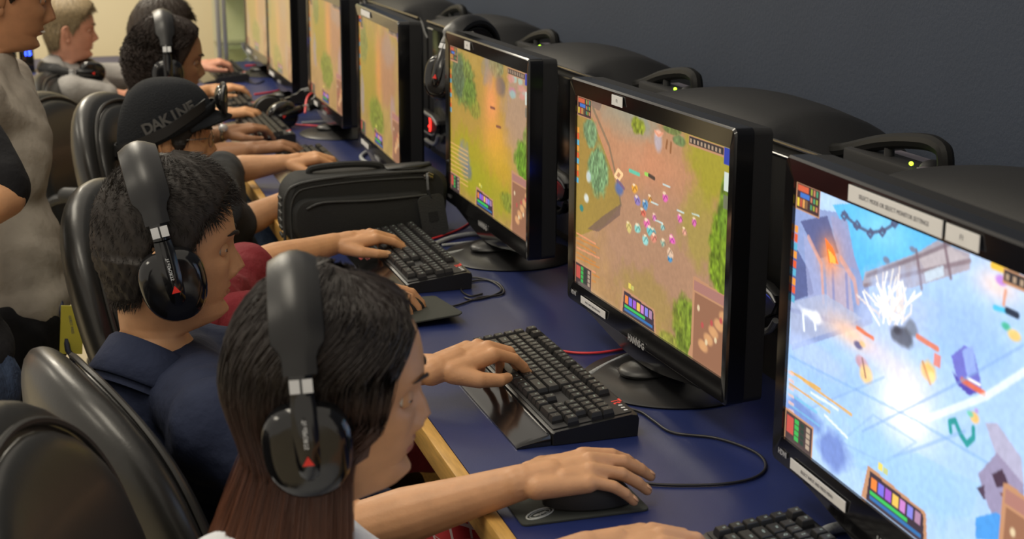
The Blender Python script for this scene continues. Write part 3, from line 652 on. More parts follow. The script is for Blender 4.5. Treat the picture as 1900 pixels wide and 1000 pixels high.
PIC_LANE = [
('blob',(176,132,100),6.97,1.08,10.06,2.54,0.8,0.3),
('blob',(132,150,138),5.73,0.2,3.6,1.12,0.85,0.3),
('blob',(150,150,125),5.18,1.35,3.06,1.19,0.5,0.3),
('poly',(96,96,96),[(1.09,-0.14),(3.21,-0.16),(2.72,0.4),(1.65,0.29)],0.9),
('blob',(172,132,108),10.08,5.59,8.2,3.41,0.8,0.2),
('glow',(210,140,105),8.16,1.81,4.51,1.14,0.7),
('glow',(206,130,90),2.65,1.74,3.94,2.21,0.5),
('blob',(158,152,40),14.24,0.18,2.41,2.47,0.85,0.3),
('blob',(160,150,60),13.54,3.49,1.92,1.71,0.6,0.4),
('poly',(150,130,50),[(-0.28,0.14),(1.95,0.85),(4.66,3.13),(5.46,4.2),(3.5,5.58),(-0.02,6.84)],0.7),
('line',(110,100,80),[(1.93,0.35),(3.95,1.78),(5.04,3.3),(5.46,4.2)],0.1,0.6),
('poly',(116,92,82),[(5.46,4.15),(5.37,4.7),(2.85,5.97),(1.5,6.12),(3.47,5.08)],0.8),
('leaf',(120,160,110),1.71,1.5,0.94,0.7,0.95),
('leaf',(120,165,110),2.72,3.22,1.25,1.19,0.95),
('blob',(210,225,235),1.53,3.63,0.34,0.3,0.8),
('blob',(225,235,240),1.3,4.69,0.34,0.23,0.8),
('blob',(40,130,130),0.7,5.28,0.28,0.18,0.9),
('leaf',(140,150,30),7.16,0.44,0.75,0.39,1),
('leaf',(110,130,60),10.51,0.1,0.93,0.21,0.9),
('leaf',(90,130,70),11.41,0.44,0.61,0.22,0.8),
('line',(140,90,55),[(10.17,0.63),(10.09,0.91)],0.09,0.9),
('line',(140,90,55),[(10.55,0.66),(10.52,1.02)],0.09,0.9),
('blob',(185,170,175),9.27,0.77,0.43,0.49,0.95),
('blob',(240,180,150),9.3,0.45,0.38,0.15,1),
('line',(225,150,120),[(8.91,0.4),(9.31,0.54),(9.73,0.37)],0.06,0.9),
('blob',(90,110,160),5.24,3.51,0.56,0.34,0.95),
('line',(250,205,150),[(4.71,3.02),(5.07,2.69),(5.57,2.82),(5.16,3.14),(4.71,3.02)],0.09,1),
('line',(120,90,120),[(5.03,3.18),(5.79,3.41)],0.08,0.9),
('line',(90,200,170),[(6.34,2.5),(7.4,2.5)],0.09,0.9),
('line',(150,215,90),[(8.03,2.35),(8.42,2.35)],0.09,0.9),
('line',(60,50,45),[(8.42,2.35),(8.99,2.39)],0.09,0.9),
('leaf',(118,150,22),15.27,4.19,0.92,1.99,1),
('leaf',(100,140,25),15.54,2.45,0.54,1.23,0.9),
('leaf',(118,145,30),12.63,7.93,1.41,1.39,0.95),
('leaf',(140,150,40),10.87,9.12,1.17,0.58,0.8),
('blob',(155,140,50),8.54,7.85,3.42,1.41,0.4,0.4),
('blob',(240,170,60),6.92,3.2,0.29,0.19,0.92,0.9),
('blob',(250,225,190),6.85,3.05,0.17,0.07,0.8,0.6),
('line',(132,93,33),[(6.75,3.33),(6.97,3.1),(7.15,3.23)],0.04,0.6),
('blob',(140,120,190),7.24,3.66,0.29,0.19,0.92,0.9),
('blob',(250,225,190),7.17,3.51,0.17,0.07,0.8,0.6),
('line',(77,66,104),[(7.07,3.79),(7.29,3.56),(7.47,3.69)],0.04,0.6),
('blob',(230,160,70),8.6,3.36,0.28,0.19,0.92,0.9),
('blob',(250,225,190),8.53,3.21,0.17,0.06,0.8,0.6),
('line',(126,88,38),[(8.44,3.48),(8.65,3.25),(8.83,3.38)],0.04,0.6),
('blob',(235,100,190),10.12,2.98,0.27,0.18,0.92,0.9),
('blob',(250,225,190),10.06,2.83,0.16,0.07,0.8,0.6),
('line',(129,55,104),[(9.97,3.1),(10.17,2.88),(10.34,3.0)],0.04,0.6),
('blob',(225,110,90),7.85,4.09,0.29,0.18,0.92,0.9),
('blob',(250,225,190),7.78,3.94,0.17,0.07,0.8,0.6),
('line',(123,60,49),[(7.68,4.21),(7.9,3.98),(8.08,4.11)],0.04,0.6),
('blob',(235,130,210),9.09,4.05,0.27,0.19,0.92,0.9),
('blob',(250,225,190),9.03,3.9,0.17,0.07,0.8,0.6),
('line',(129,71,115),[(8.93,4.17),(9.14,3.94),(9.32,4.07)],0.04,0.6),
('blob',(235,110,195),11.64,3.58,0.25,0.18,0.92,0.9),
('blob',(250,225,190),11.58,3.43,0.15,0.06,0.8,0.6),
('line',(129,60,107),[(11.49,3.7),(11.69,3.48),(11.85,3.6)],0.04,0.6),
('blob',(235,110,195),12.95,3.44,0.25,0.17,0.92,0.9),
('blob',(250,225,190),12.89,3.3,0.15,0.06,0.8,0.6),
('line',(129,60,107),[(12.81,3.56),(12.99,3.35),(13.15,3.47)],0.04,0.6),
('blob',(140,215,205),7.37,4.87,0.29,0.19,0.92,0.9),
('blob',(250,225,190),7.3,4.72,0.18,0.07,0.8,0.6),
('line',(77,118,112),[(7.2,5.0),(7.42,4.77),(7.61,4.89)],0.04,0.6),
('blob',(240,110,180),8.33,4.46,0.28,0.19,0.92,0.9),
('blob',(250,225,190),8.26,4.31,0.17,0.07,0.8,0.6),
('line',(132,60,99),[(8.17,4.59),(8.38,4.35),(8.56,4.48)],0.04,0.6),
('blob',(110,205,205),8.69,4.69,0.28,0.19,0.92,0.9),
('blob',(250,225,190),8.62,4.54,0.17,0.07,0.8,0.6),
('line',(60,112,112),[(8.52,4.82),(8.74,4.59),(8.91,4.71)],0.04,0.6),
('blob',(150,205,200),9.99,4.28,0.27,0.18,0.92,0.9),
('blob',(250,225,190),9.93,4.13,0.16,0.07,0.8,0.6),
('line',(82,112,110),[(9.84,4.4),(10.04,4.18),(10.21,4.3)],0.04,0.6),
('blob',(90,190,200),9.03,4.71,0.28,0.19,0.92,0.9),
('blob',(250,225,190),8.96,4.56,0.17,0.07,0.8,0.6),
('line',(49,104,110),[(8.86,4.84),(9.07,4.61),(9.25,4.73)],0.04,0.6),
('blob',(150,220,215),8.26,5.16,0.28,0.19,0.92,0.9),
('blob',(250,225,190),8.19,5.01,0.17,0.07,0.8,0.6),
('line',(82,121,118),[(8.09,5.29),(8.31,5.05),(8.49,5.18)],0.04,0.6),
('blob',(225,140,120),9.15,4.92,0.28,0.18,0.92,0.9),
('blob',(250,225,190),9.09,4.77,0.17,0.07,0.8,0.6),
('line',(123,77,66),[(8.99,5.05),(9.2,4.81),(9.38,4.94)],0.04,0.6),
('blob',(150,220,205),10.09,4.94,0.27,0.19,0.92,0.9),
('blob',(250,225,190),10.03,4.8,0.16,0.07,0.8,0.6),
('line',(82,121,112),[(9.94,5.07),(10.14,4.84),(10.31,4.97)],0.04,0.6),
('blob',(240,100,200),10.88,4.64,0.27,0.17,0.92,0.9),
('blob',(250,225,190),10.81,4.49,0.16,0.07,0.8,0.6),
('line',(132,55,110),[(10.73,4.76),(10.92,4.54),(11.09,4.66)],0.04,0.6),
('blob',(60,150,215),10.77,5.39,0.26,0.18,0.92,0.9),
('blob',(250,225,190),10.71,5.24,0.15,0.06,0.8,0.6),
('line',(33,82,118),[(10.62,5.52),(10.82,5.29),(10.98,5.41)],0.04,0.6),
('blob',(235,200,170),10.75,5.16,0.26,0.18,0.92,0.9),
('blob',(250,225,190),10.69,5.02,0.16,0.07,0.8,0.6),
('line',(129,110,93),[(10.6,5.29),(10.8,5.06),(10.97,5.18)],0.04,0.6),
('blob',(240,170,150),12.08,4.02,0.25,0.18,0.92,0.9),
('blob',(250,225,190),12.02,3.88,0.15,0.06,0.8,0.6),
('line',(132,93,82),[(11.94,4.14),(12.13,3.92),(12.29,4.04)],0.04,0.6),
('blob',(220,200,120),6.36,4.99,0.3,0.19,0.92,0.9),
('blob',(250,225,190),6.29,4.83,0.18,0.07,0.8,0.6),
('line',(121,110,66),[(6.19,5.12),(6.42,4.88),(6.6,5.01)],0.04,0.6),
('blob',(90,150,200),8.05,3.69,0.29,0.19,0.92,0.9),
('blob',(250,225,190),7.99,3.54,0.17,0.07,0.8,0.6),
('line',(49,82,110),[(7.89,3.82),(8.1,3.59),(8.28,3.72)],0.04,0.6),
('line',(200,225,225),[(9.87,2.48),(10.57,2.46)],0.04,0.8),
('line',(200,225,225),[(11.31,3.29),(11.98,3.26)],0.04,0.8),
('line',(200,225,225),[(12.73,3.14),(13.37,3.12)],0.04,0.8),
('line',(200,225,225),[(9.21,4.14),(9.93,4.11)],0.04,0.8),
('line',(200,225,225),[(8.72,3.45),(9.44,3.42)],0.04,0.8),
('line',(235,150,110),[(0.11,6.6),(2.55,6.6)],0.045,0.8),
('line',(205,130,60),[(0.12,6.84),(3.02,6.72)],0.045,0.8),
('line',(205,130,60),[(0.13,7.07),(2.57,7.05)],0.045,0.8),
('line',(235,150,110),[(0.14,7.31),(3.05,7.18)],0.045,0.8),
('line',(205,130,60),[(0.15,7.55),(2.59,7.51)],0.045,0.8),
('line',(205,130,60),[(0.16,7.78),(3.07,7.63)],0.045,0.8),
('line',(235,150,110),[(0.17,8.02),(2.61,7.97)],0.045,0.8),
('line',(205,130,60),[(0.18,8.26),(3.09,8.09)],0.045,0.8),
('line',(205,130,60),[(0.19,8.5),(2.63,8.43)],0.045,0.8),
]
PIC_WOOD = [
('blob',(172,138,60),7.78,3.83,10.22,3.77,0.9,0.2),
('blob',(172,140,118),14.05,2.64,2.92,3.21,0.9,0.3),
('blob',(160,150,30),4.27,6.63,5.49,1.99,0.9,0.4),
('blob',(160,155,40),7.78,7.64,6.83,1.28,0.8,0.3),
('leaf',(110,130,50),2.85,1.92,2.73,1.64,0.95),
('leaf',(80,100,70),1.86,1.7,1.52,1.32,0.8),
('leaf',(100,130,40),4.55,2.36,1.44,0.84,0.9),
('leaf',(118,138,35),5.49,3.2,1.41,0.64,0.6),
('blob',(120,125,140),8.34,0.66,1.1,1.23,0.7,0.5),
('leaf',(120,130,90),9.95,0.18,1.38,0.78,0.8),
('blob',(100,90,95),10.8,1.29,1.04,0.6,0.8),
('glow',(235,150,90),9.1,2.56,1.52,1.84,0.95),
('glow',(225,160,60),9.98,4.59,2.35,1.24,0.8),
('glow',(205,165,40),11.05,5.8,3.15,1.23,0.6),
('leaf',(100,150,25),15.05,4.82,1.53,1.17,0.95),
('leaf',(110,140,40),15.79,3.54,0.75,0.86,0.7),
('leaf',(120,135,40),12.93,7.59,2.03,0.6,0.7),
('blob',(130,130,130),3.04,6.51,1.49,1.0,0.8,0.5),
('blob',(110,115,130),4.01,7.34,0.98,0.67,0.7,0.5),
('blob',(165,190,175),14.44,0.59,0.58,0.23,0.8,0.5),
('blob',(190,120,140),15.33,0.26,0.56,0.23,0.8,0.5),
('blob',(165,190,175),13.52,0.55,0.59,0.23,0.8,0.5),
('blob',(205,140,130),16.23,0.54,0.56,0.23,0.8,0.5),
('blob',(190,120,140),13.13,1.33,0.6,0.23,0.8,0.5),
('blob',(165,190,175),15.24,1.12,0.57,0.23,0.8,0.5),
('blob',(205,140,130),15.78,1.03,0.55,0.22,0.8,0.5),
('blob',(165,190,175),13.22,1.43,0.6,0.23,0.8,0.5),
('blob',(205,140,130),14.7,0.97,0.57,0.23,0.8,0.5),
('blob',(165,190,175),13.34,0.43,0.59,0.23,0.8,0.5),
('blob',(205,140,130),12.74,0.62,0.6,0.23,0.8,0.5),
('blob',(165,190,175),15.88,1.32,0.56,0.22,0.8,0.5),
('blob',(190,120,140),15.71,0.17,0.56,0.23,0.8,0.5),
('blob',(150,175,170),13.07,1.41,0.59,0.23,0.8,0.5),
('blob',(205,140,130),14.8,1.35,0.57,0.23,0.8,0.5),
('blob',(150,175,170),15.83,0.42,0.55,0.23,0.8,0.5),
('line',(225,175,105),[(-0.29,6.09),(4.03,6.08)],0.05,0.75),
('line',(225,175,105),[(-0.3,6.37),(4.03,6.34)],0.05,0.75),
('line',(225,175,105),[(-0.31,6.64),(4.02,6.61)],0.05,0.75),
('line',(225,175,105),[(-0.31,6.92),(4.02,6.87)],0.05,0.75),
('line',(225,175,105),[(-0.32,7.2),(4.02,7.14)],0.05,0.75),
('line',(225,175,105),[(-0.33,7.47),(4.01,7.4)],0.05,0.75),
('line',(225,175,105),[(-0.33,7.75),(4.01,7.67)],0.05,0.75),
('line',(225,175,105),[(-0.34,8.03),(4.01,7.94)],0.05,0.75),
('line',(225,175,105),[(-0.34,8.31),(4.01,8.2)],0.05,0.75),
('line',(120,70,60),[(8.89,2.71),(9.75,2.69)],0.08,0.9),
('line',(120,70,60),[(10.08,3.62),(10.92,3.59)],0.08,0.9),
]
# ------------------------------------------------------------------ the row of monitors
K = 1.147
MON = [(.3037*K, -.7644*K, -.0267), (.3226*K, -.0312*K, .0352), (.3215*K, .7742*K, .0075), (.2828*K, 1.5717*K, -.0266), (.2939*K, 2.3615*K, 0), (.275*K, 3.1256*K, .0011), (.2971*K, 3.884*K, .0186)]
HUD = hud()
pics = [(paint(400, 225, (190, 212, 242), PIC_ICE+HUD, 3, .05), 1.02), (paint(400, 225, (178, 138, 92), PIC_LANE+HUD, 5, .12), .86), (paint(340, 192, (168, 138, 70), PIC_WOOD+HUD, 8, .12), .84)]
far_ops = [('blob', (160, 140, 50), 4, 4, 4, 3.5, .8, .3), ('blob', (175, 125, 95), 11, 3, 4, 3, .8, .3), ('glow', (225, 150, 70), 8, 3.5, 1.2, 2.8, .7), ('leaf', (120, 140, 35), 7, 7, 3, 1.6, .8), ('leaf', (110, 130, 60), 2, 2, 1.6, 1.5, .6), ('blob', (170, 140, 150), 13.5, 6, 1.2, 1.5, .6, .4), ('blob', (150, 140, 160), 1, 6, .8, 1.6, .6, .4), ('blob', (165, 140, 125), 12, 1.6, 2.4, 1.2, .6, .5)]
for k in range(4): pics.append((paint(160, 90, [(172, 142, 80), (175, 140, 88), (178, 145, 92), (180, 148, 100)][k], [tuple([o[0], o[1], o[2]+[0, 1.6, -1, .7][k], o[3]+[0, -1, .8, 0][k]]+list(o[4:])) for o in far_ops]+HUD, 20+k, .1), .78))
for k in (5, 6): pics[k] = (pics[k][0]*.45+np.array([190, 160, 112])/255*.55, .80)  # pale haze blended into the picture colours of the two farthest screens
TOPT = 'SELECT MODE OR SELECT MONITOR SETTINGS'
tags_ = [((.045, SH+.014, .205, .019, TOPT, .0072), (-.095, SH+.014, .062, .018, 'F1', .008), (.185, -.021, .15, .014, 'SELECT INPUT AND PRESS MENU', .006)),
         ((.10, SH+.015, .045, .017, 'F2', .007), (.19, -.020, .115, .013, 'SELECT INPUT AND PRESS MENU', .0048)),
         ((.12, SH+.015, .045, .017, 'F3', .007),),
         ((.14, SH+.015, .14, .016, None, 0), (.19, -.02, .12, .014, None, 0)), ((.19, -.02, .12, .014, None, 0),), ((.19, -.02, .12, .014, None, 0),), ((.2, -.02, .12, .014, None, 0),)]
labs = ['large monitor at the right edge showing a pale blue icy game arena', 'widescreen monitor with sandy lane game picture in the middle of the desk, in front of the sixth keyboard from the far end',
        'black monitor with green woodland game picture and headset draped beside its top left corner', 'dark-framed monitor standing just beyond the black laptop bag',
        'blurry yellow-green monitor second beyond the black laptop bag, above the headset lying on the desk', 'second farthest monitor, cut off by the top of the photo', 'farthest monitor, next to the glass cabinet']
labs[1] = 'widescreen monitor with brownish sandy lane game picture, directly left of the icy blue one'
for i, (x, y, yw) in enumerate(MON):
    monitor(x, y, yw, pics[i][0], pics[i][1], labs[i], 'black', tags_[i], i < 3)

# ------------------------------------------------------------------ computer towers behind the monitors
def make_tower(loc, label):
    t = thing('computer_tower', label, 'computer', loc, 0, 'humped black computer towers by the navy wall')
    # origin at base under the front face, +x to the wall, near end at y = -.42
    H0 = .395; dep = .29
    b = MB(); rings = []
    for y in list(np.linspace(-.46, -.24, 8))+list(np.linspace(-.22, -.06, 9))+list(np.linspace(-.03, .41, 16)):
        t_ = float(smooth01((y+.22)/.16)); fr = H0-.05*float(smooth01((-.37-y)/.09)); hump = .040*math.sin(PI*min(1, max(0, (y+.22)/.66)))**.6
        P = [(0, 0), (0, fr-.004), (.004, fr)]
        for k in range(1, 12): u = k/12; P.append((dep*u, fr-.085*(1-t_)*float(smooth01(u/.18))+(hump*math.sin(PI*u)**.7-.05*u**3)*t_))
        P += [(dep, fr-.10), (dep, 0)]; rings.append(np.array([(px, y, pz) for px, pz in P]))
    b.loft(rings); obj('case_body', b, M_CASE, t)
    e = MB(); e.tube([(-.003, yy, H0) for yy in np.linspace(-.37, .405, 12)], .0035, 8); obj('front_trim', e, M_RIM, t)
    e = MB(); e.tube([(-.002, yy, H0-.02) for yy in np.linspace(-.37, .405, 12)], .002, 6); obj('front_trim', e, M_SILVER, t)
    h = MB(); P = spline([(.12, -.10, H0-.03), (.12, -.16, H0-.022), (.12, -.28, H0+.010), (.12, -.38, H0+.027), (.12, -.435, H0+.028), (.12, -.456, H0+.008), (.12, -.458, H0-.09)], 30)
    rr = []
    for p in range(len(P)): rr.append(.0125)
    h.tube(P, rr, 10, flat=1.); obj('carry_handle', h, M_HANDLE, t)
    pl = MB(); pl.box((.12, -.432, H0-.045), (.055, .020, .085), .003); pl.box((.15, -.34, H0-.012), (.03, .16, .008), .003); pp = obj('handle_plate', pl, M_LILAC, t)
    pk = MB(); pk.box((.12, -.31, H0-.048), (.05, .22, .08), .006); pk.cap((.12, -.30, H0-.05), (.12, -.30, H0+.004), .008, .008); pk.ell((.12, -.42, H0-.006), (.02, .012, .012)); obj('port_block', pk, M_DARK, t)
    obj('status_light', MB().ell((.095, -.405, H0-.001), (.0032, .004, .0032)), M_GRNLED, t)
    f = MB(); f.box((-.004, 0.10, .2), (.012, .44, .36), .005); obj('front_door', f, M_GLOSS, t)
    return t
def front_module(tower, y, z, led, back):
    """the silver-barred light module on the front door, centred on its light"""
    P = [(.10, .034), (-.045, .030), (-.082, .020), (-.088, .010), (-.070, -.014), (-.035, -.030), (.10, -.036)]
    b = MB(); b.loft([np.array([(x, yy*k, zz*k) for yy, zz in P]) for x, k in ((0, 1.), (-.010, 1.), (-.014, .95))][::-1]); m = obj('front_module', b, M_SATIN, tower); m.location = (-.010, y, z)
    g = MB(); g.tube([(-.016, .09, .027), (-.016, -.03, .024), (-.016, -.068, .017), (-.015, -.082, .008)], [.005, .005, .0045, .002], 8); g.tube(spline([(-.014, .09, -.033), (-.014, -.01, -.032), (-.014, -.045, -.022)], 12), .0025, 6); obj('silver_bar', g, back, m)
    g = MB(); g.tube(spline([(-.008, .09, -.062), (-.008, -.005, -.060), (-.008, -.050, -.046), (-.008, -.072, -.024)], 20), .006, 8); obj('lower_arc', g, back if back is M_SILVER else M_CASE, m)
    l = MB(); l.tube([(-.015, -.012*math.cos(q)+.008, .022*math.sin(q)) for q in np.linspace(-1.3, 1.3, 14)], .0030, 6); l.ell((-.016, .008, -.008), (.003, .008, .005)); obj('indicator_light', l, led, m)
tl = ['humped black computer tower behind the icy blue monitor, at right edge', 'humped black computer tower with blue front light left of the icy blue monitor', 'humped black computer tower behind the woodland-picture monitor, with red front light',
      'humped black computer tower under the draped headset', 'black computer tower handle just left above the draped headset', 'black computer tower behind the fifth monitor from the near end', 'black computer tower behind the second farthest monitor']
M_STEEL = mat('dim_silver', (.20, .20, .21), .35, metal=.5)
first = make_tower((.585, .09-.895, DZ), tl[0])
towers = [first]
for i in range(1, 7): towers.append(copy_tree(first, label=tl[i], loc=(.585, .09-.895+.895*i, DZ)))
for k, y, z, led, bk in ((0, -.10, .135, M_BLUELED, M_SILVER), (1, -.141, .137, M_BLUELED, M_SILVER), (2, .017, .126, M_REDLED, M_STEEL), (3, .309, .097, M_REDLED, M_SILVER), (4, .30, .10, M_REDLED, M_SILVER), (5, .30, .10, M_REDLED, M_SILVER), (6, .30, .10, M_REDLED, M_SILVER)):
    front_module(towers[k], y, z, led, bk)
# ------------------------------------------------------------------ heads, hair, hands
HZ = np.array([-.135, -.124, -.116, -.108, -.098, -.088, -.078, -.066, -.054, -.042, -.030, -.018, -.006, .006])
HF = np.array([ .018, .030, .058, .078, .086, .085, .083, .088, .089, .089, .090, .091, .090, .092])   # front midline without nose
HB = np.array([-.066, -.068, -.069, -.070, -.071, -.072, -.074, -.077, -.081, -.086, -.090, -.094, -.097, -.099])
HW = np.array([ .052, .050, .049, .051, .054, .057, .060, .063, .066, .0685, .071, .073, .0745, .0755])
def head_fields(z):
    z = np.asarray(z, float)
    up = np.clip(z/.122, 0, 1)
    cw = (1-up**2.5)**(1/2.1); cf = (1-up**2.9)**(1/2.0); cb = (1-up**2.3)**(1/2.05)
    f = np.where(z > 0, .0985*cf-.006*(1-up)*np.exp(-((z-.004)/.012)**2), np.interp(z, HZ, HF))
    f = np.where(z > 0, f*1.0, f); b = np.where(z > 0, -.0985*cb, np.interp(z, HZ, HB)); w = np.where(z > 0, .0758*cw, np.interp(z, HZ, HW))
    return f, b, w
def gs(x, s): return np.exp(-(x/s)**2)
def head_pt(z, th, fem=0.):
    """z height, th angle from the face (0) round to the back (pi)"""
    f, b, w = head_fields(z); w = w*(1-.03*fem)
    c, s = np.cos(th), np.sin(th); ex = 2/2.25
    cx = np.where(z < -.09, .0, 0.)
    X = np.where(c >= 0, f*np.abs(c)**ex, b*np.abs(c)**(2/2.05)); Y = w*np.sign(s)*np.abs(s)**ex
    fr = np.clip(c*2.2, 0, 1)
    N = np.interp(z, [-.052, -.046, -.040, -.033, -.022, -.008, .004, .016, .024], [0, .008, .018, .0245, .0185, .011, .005, .001, 0])
    sg = np.interp(z, [-.046, -.036, -.02, .01], [.011, .0105, .0085, .0075])
    X = X+fr*N*(1-.20*fem)*gs(Y, sg)
    X = X+fr*.010*gs(np.abs(Y)-.014, .007)*gs(z+.041, .008)                           # nostril wings
    X = X-fr*.013*gs(np.abs(Y)-.031, .016)*gs(z-.002, .012)                            # eye sockets
    X = X+fr*.004*gs(np.abs(Y)-.026, .022)*gs(z-.022, .007)*(1-.6*fem)                 # brow
    X = X+fr*(.0055*gs(z+.0605, .0042)*gs(Y, .017)+.0065*gs(z+.0715, .0045)*gs(Y, .016)-.0045*gs(z+.0658, .0022)*gs(Y, .022))
    X = X-fr*.004*gs(z+.081, .005)*gs(Y, .02)+fr*.005*gs(z+.099, .009)*gs(Y, .018)     # chin
    X = X+fr*.004*gs(np.abs(Y)-.042, .016)*gs(z+.028, .016)                            # cheek
    return X, Y
def head_R(yaw, pitch, roll):
    """pitch > 0 nods forward, roll > 0 tips the crown to the person's right"""
    y, p, r = map(math.radians, (yaw, pitch, roll))
    return np.array(Matrix.Rotation(y, 3, 'Z') @ Matrix.Rotation(p, 3, 'Y') @ Matrix.Rotation(r, 3, 'X'))
def build_head(cfg, mb):
    pos = np.asarray(cfg['head'], float); R = head_R(*cfg['rot']); sc = cfg.get('hs', 1.); fem = cfg.get('fem', 0.)
    nt = 112; th = np.arange(nt)/nt*2*PI
    zs = list(.1218*np.sin(np.linspace(PI/2-.03, 0, 26)))+list(np.linspace(-.004, -.128, 48)); V = []; lm = []
    for z in zs:
        X, Y = head_pt(np.full(nt, z), th, fem); V.append(np.stack([X, Y, np.full(nt, z)], 1))
    V = np.array(V); nr = len(zs)
    W = V@R.T*sc+pos
    # neck: from the last head ring down to the neck base
    nb = np.asarray(cfg['neck'], float); last = W[-1]; c0 = last.mean(0); a = np.arange(nt)/nt*2*PI
    rn = cfg.get('rn', .056)
    fw = R[:, 0]; sd = np.cross([0, 0, 1.], fw); sd = nz(sd); fw2 = nz(np.cross(sd, nz(c0-nb)))
    rings = [W[i] for i in range(nr)]
    tgt = np.outer(np.cos(a), fw2)*rn*1.02+np.outer(np.sin(a), sd)*rn
    for t in np.linspace(.12, 1, 9):
        k = min(1, t*3); c = c0*(1-t)+nb*t; rings.append(c+(last-c0)*(1-k)+tgt*k*(1+.25*max(0, t-.5)))
    rings.append(nb+tgt*1.1+np.array([0, 0, -.03]))
    F = []; mi = []
    for i in range(len(rings)-1):
        for j in range(nt):
            k = (j+1) % nt; F.append((i*nt+j, (i+1)*nt+j, (i+1)*nt+k, i*nt+k))
            lip = 0
            if i < nr-1:
                y = V[i, j, 1]; z = zs[i]; 
                if abs(y) < .024 and math.cos(th[j]) > 0 and abs(z+.0658) < .0105*(1-(abs(y)/.025)**2): lip = 1
            mi.append(lip)
    F.append(tuple(range(nt))); mi.append(0)
    mb.add(np.concatenate(rings), F, mi)
    T = lambda p: np.asarray(p)@R.T*sc+pos
    def loc(m2, mi=None):
        o = MB(); o.v = [T(m2.verts())]; o.f = m2.f; o.m = m2.m; o.n = m2.n; return o
    # ears
    for s in (-1, 1):
        e = MB(); yy = s*.0735
        Re = np.array(Matrix.Rotation(math.radians(-s*22), 3, 'Z'))
        e.ell((-.012, yy+s*.004, -.014), (.015, .007, .026), Re); e.ell((-.006, yy+s*.004, -.038), (.009, .0055, .011), Re)
        P = [(-.002, yy+s*.004, -.002), (-.004, yy+s*.010, .012), (-.014, yy+s*.017, .018), (-.026, yy+s*.019, .008), (-.028, yy+s*.017, -.012), (-.020, yy+s*.012, -.032), (-.010, yy+s*.007, -.042)]
        e.tube(spline(P, 22), [.0034]*11+[.0032]*11, 8); e.tube(spline([(-.006, yy+s*.008, .004), (-.018, yy+s*.013, .004), (-.018, yy+s*.012, -.018), (-.008, yy+s*.009, -.028)], 12), .0025, 6)
        mb.merge(loc(e), 0)
        # eyes and lids
        ex, ey, ez = .0725, s*.031, .002
        a = MB(); n = 20; rg = []
        for q in np.linspace(2, 178, 16):
            q = math.radians(q); rg.append(np.array([[ex+.0122*math.cos(q), ey+.0122*math.sin(q)*math.cos(u), ez+.0122*math.sin(q)*math.sin(u)] for u in np.arange(n)/n*2*PI]))
        a.loft(rg); nf = len(a.m); a.m = [3 if k < 3*n else 2 for k in range(nf)]; a.m[-2] = 3
        mb.merge(loc(a))
        l = MB(); V2 = []; F2 = []; nn, mm = 28, 20; op = cfg.get('lid', 10)
        for i in range(mm+1):
            el = math.radians(-80+160*i/mm)
            for j in range(nn+1):
                az = math.radians(-85+170*j/nn); V2.append((ex+.0132*math.cos(el)*math.cos(az), ey+.0142*math.cos(el)*math.sin(az), ez+.0132*math.sin(el)))
        for i in range(mm):
            for j in range(nn):
                el = -80+160*(i+.5)/mm; az = -85+170*(j+.5)/nn
                if -14 < el-0 < op and abs(az) < 52*(1-(abs(el+2)/26)**2): continue
                q = i*(nn+1)+j; F2.append((q, q+1, q+nn+2, q+nn+1))
        l.add(V2, F2); mb.merge(loc(l), 0)
    if cfg.get('smile'):
        t = MB(); t.ell((.0885, 0, -.0662), (.008, .016, .0035)); mb.merge(loc(t), 5)
    return T, R, sc
def smooth01(x): x = np.clip(x, 0, 1); return x*x*(3-2*x)
def hairline(th, style):
    a = np.abs((np.degrees(th)+180) % 360-180)                                        # 0 front .. 180 back
    if style == 'short': return np.interp(a, [0, 25, 42, 52, 62, 72, 84, 92, 104, 120, 180], [.072, .070, .060, .045, .040, .010, -.022, .006, .012, -.075, -.088])
    if style == 'long': return np.interp(a, [0, 20, 40, 55, 66, 75, 90, 180], [.082, .078, .062, .035, .0, -.04, -.10, -.125])
    if style == 'curly': return np.interp(a, [0, 20, 40, 55, 66, 75, 90, 180], [.078, .076, .062, .040, .010, -.03, -.08, -.12])
    return np.interp(a, [0, 40, 60, 75, 84, 92, 104, 120, 180], [.05, .03, .01, -.03, -.035, .0, .006, -.08, -.085])
def head_nrm(z, th, fem):
    e = 1e-3; X, Y = head_pt(z, th, fem); X1, Y1 = head_pt(z, th+e, fem); z2 = np.minimum(z+e, .1215); X2, Y2 = head_pt(z2, th, fem)
    a = np.stack([X1-X, Y1-Y, 0*X], -1); b = np.stack([X2-X, Y2-Y, z2-z+1e-9], -1); n = np.cross(a, b)
    top = np.clip((z-.10)/.02, 0, 1)[..., None]; n = n/np.maximum(1e-12, np.linalg.norm(n, axis=-1, keepdims=True)); n = n*(1-top)+np.array([0, 0, 1.])*top
    return np.stack([X, Y, z], -1), n/np.linalg.norm(n, axis=-1, keepdims=True)
def strands(mb, P, D, N, L, n, r, curl=0, grav=.0, coilr=.004, coilf=5, clump=0., seed=1):
    """P roots, D directions, N normals, each (k,3); thin three-sided blades"""
    g = np.random.default_rng(seed); k = len(P); t = np.linspace(0, 1, n); pts = np.zeros((k, n, 3)); pts[:, 0] = P; d = D.copy()
    st = (L/(n-1))[:, None]
    for i in range(1, n):
        d = d+np.array([0, 0, -grav])+g.normal(0, .06, (k, 3)); d /= np.linalg.norm(d, axis=1, keepdims=True); pts[:, i] = pts[:, i-1]+d*st
    return pts
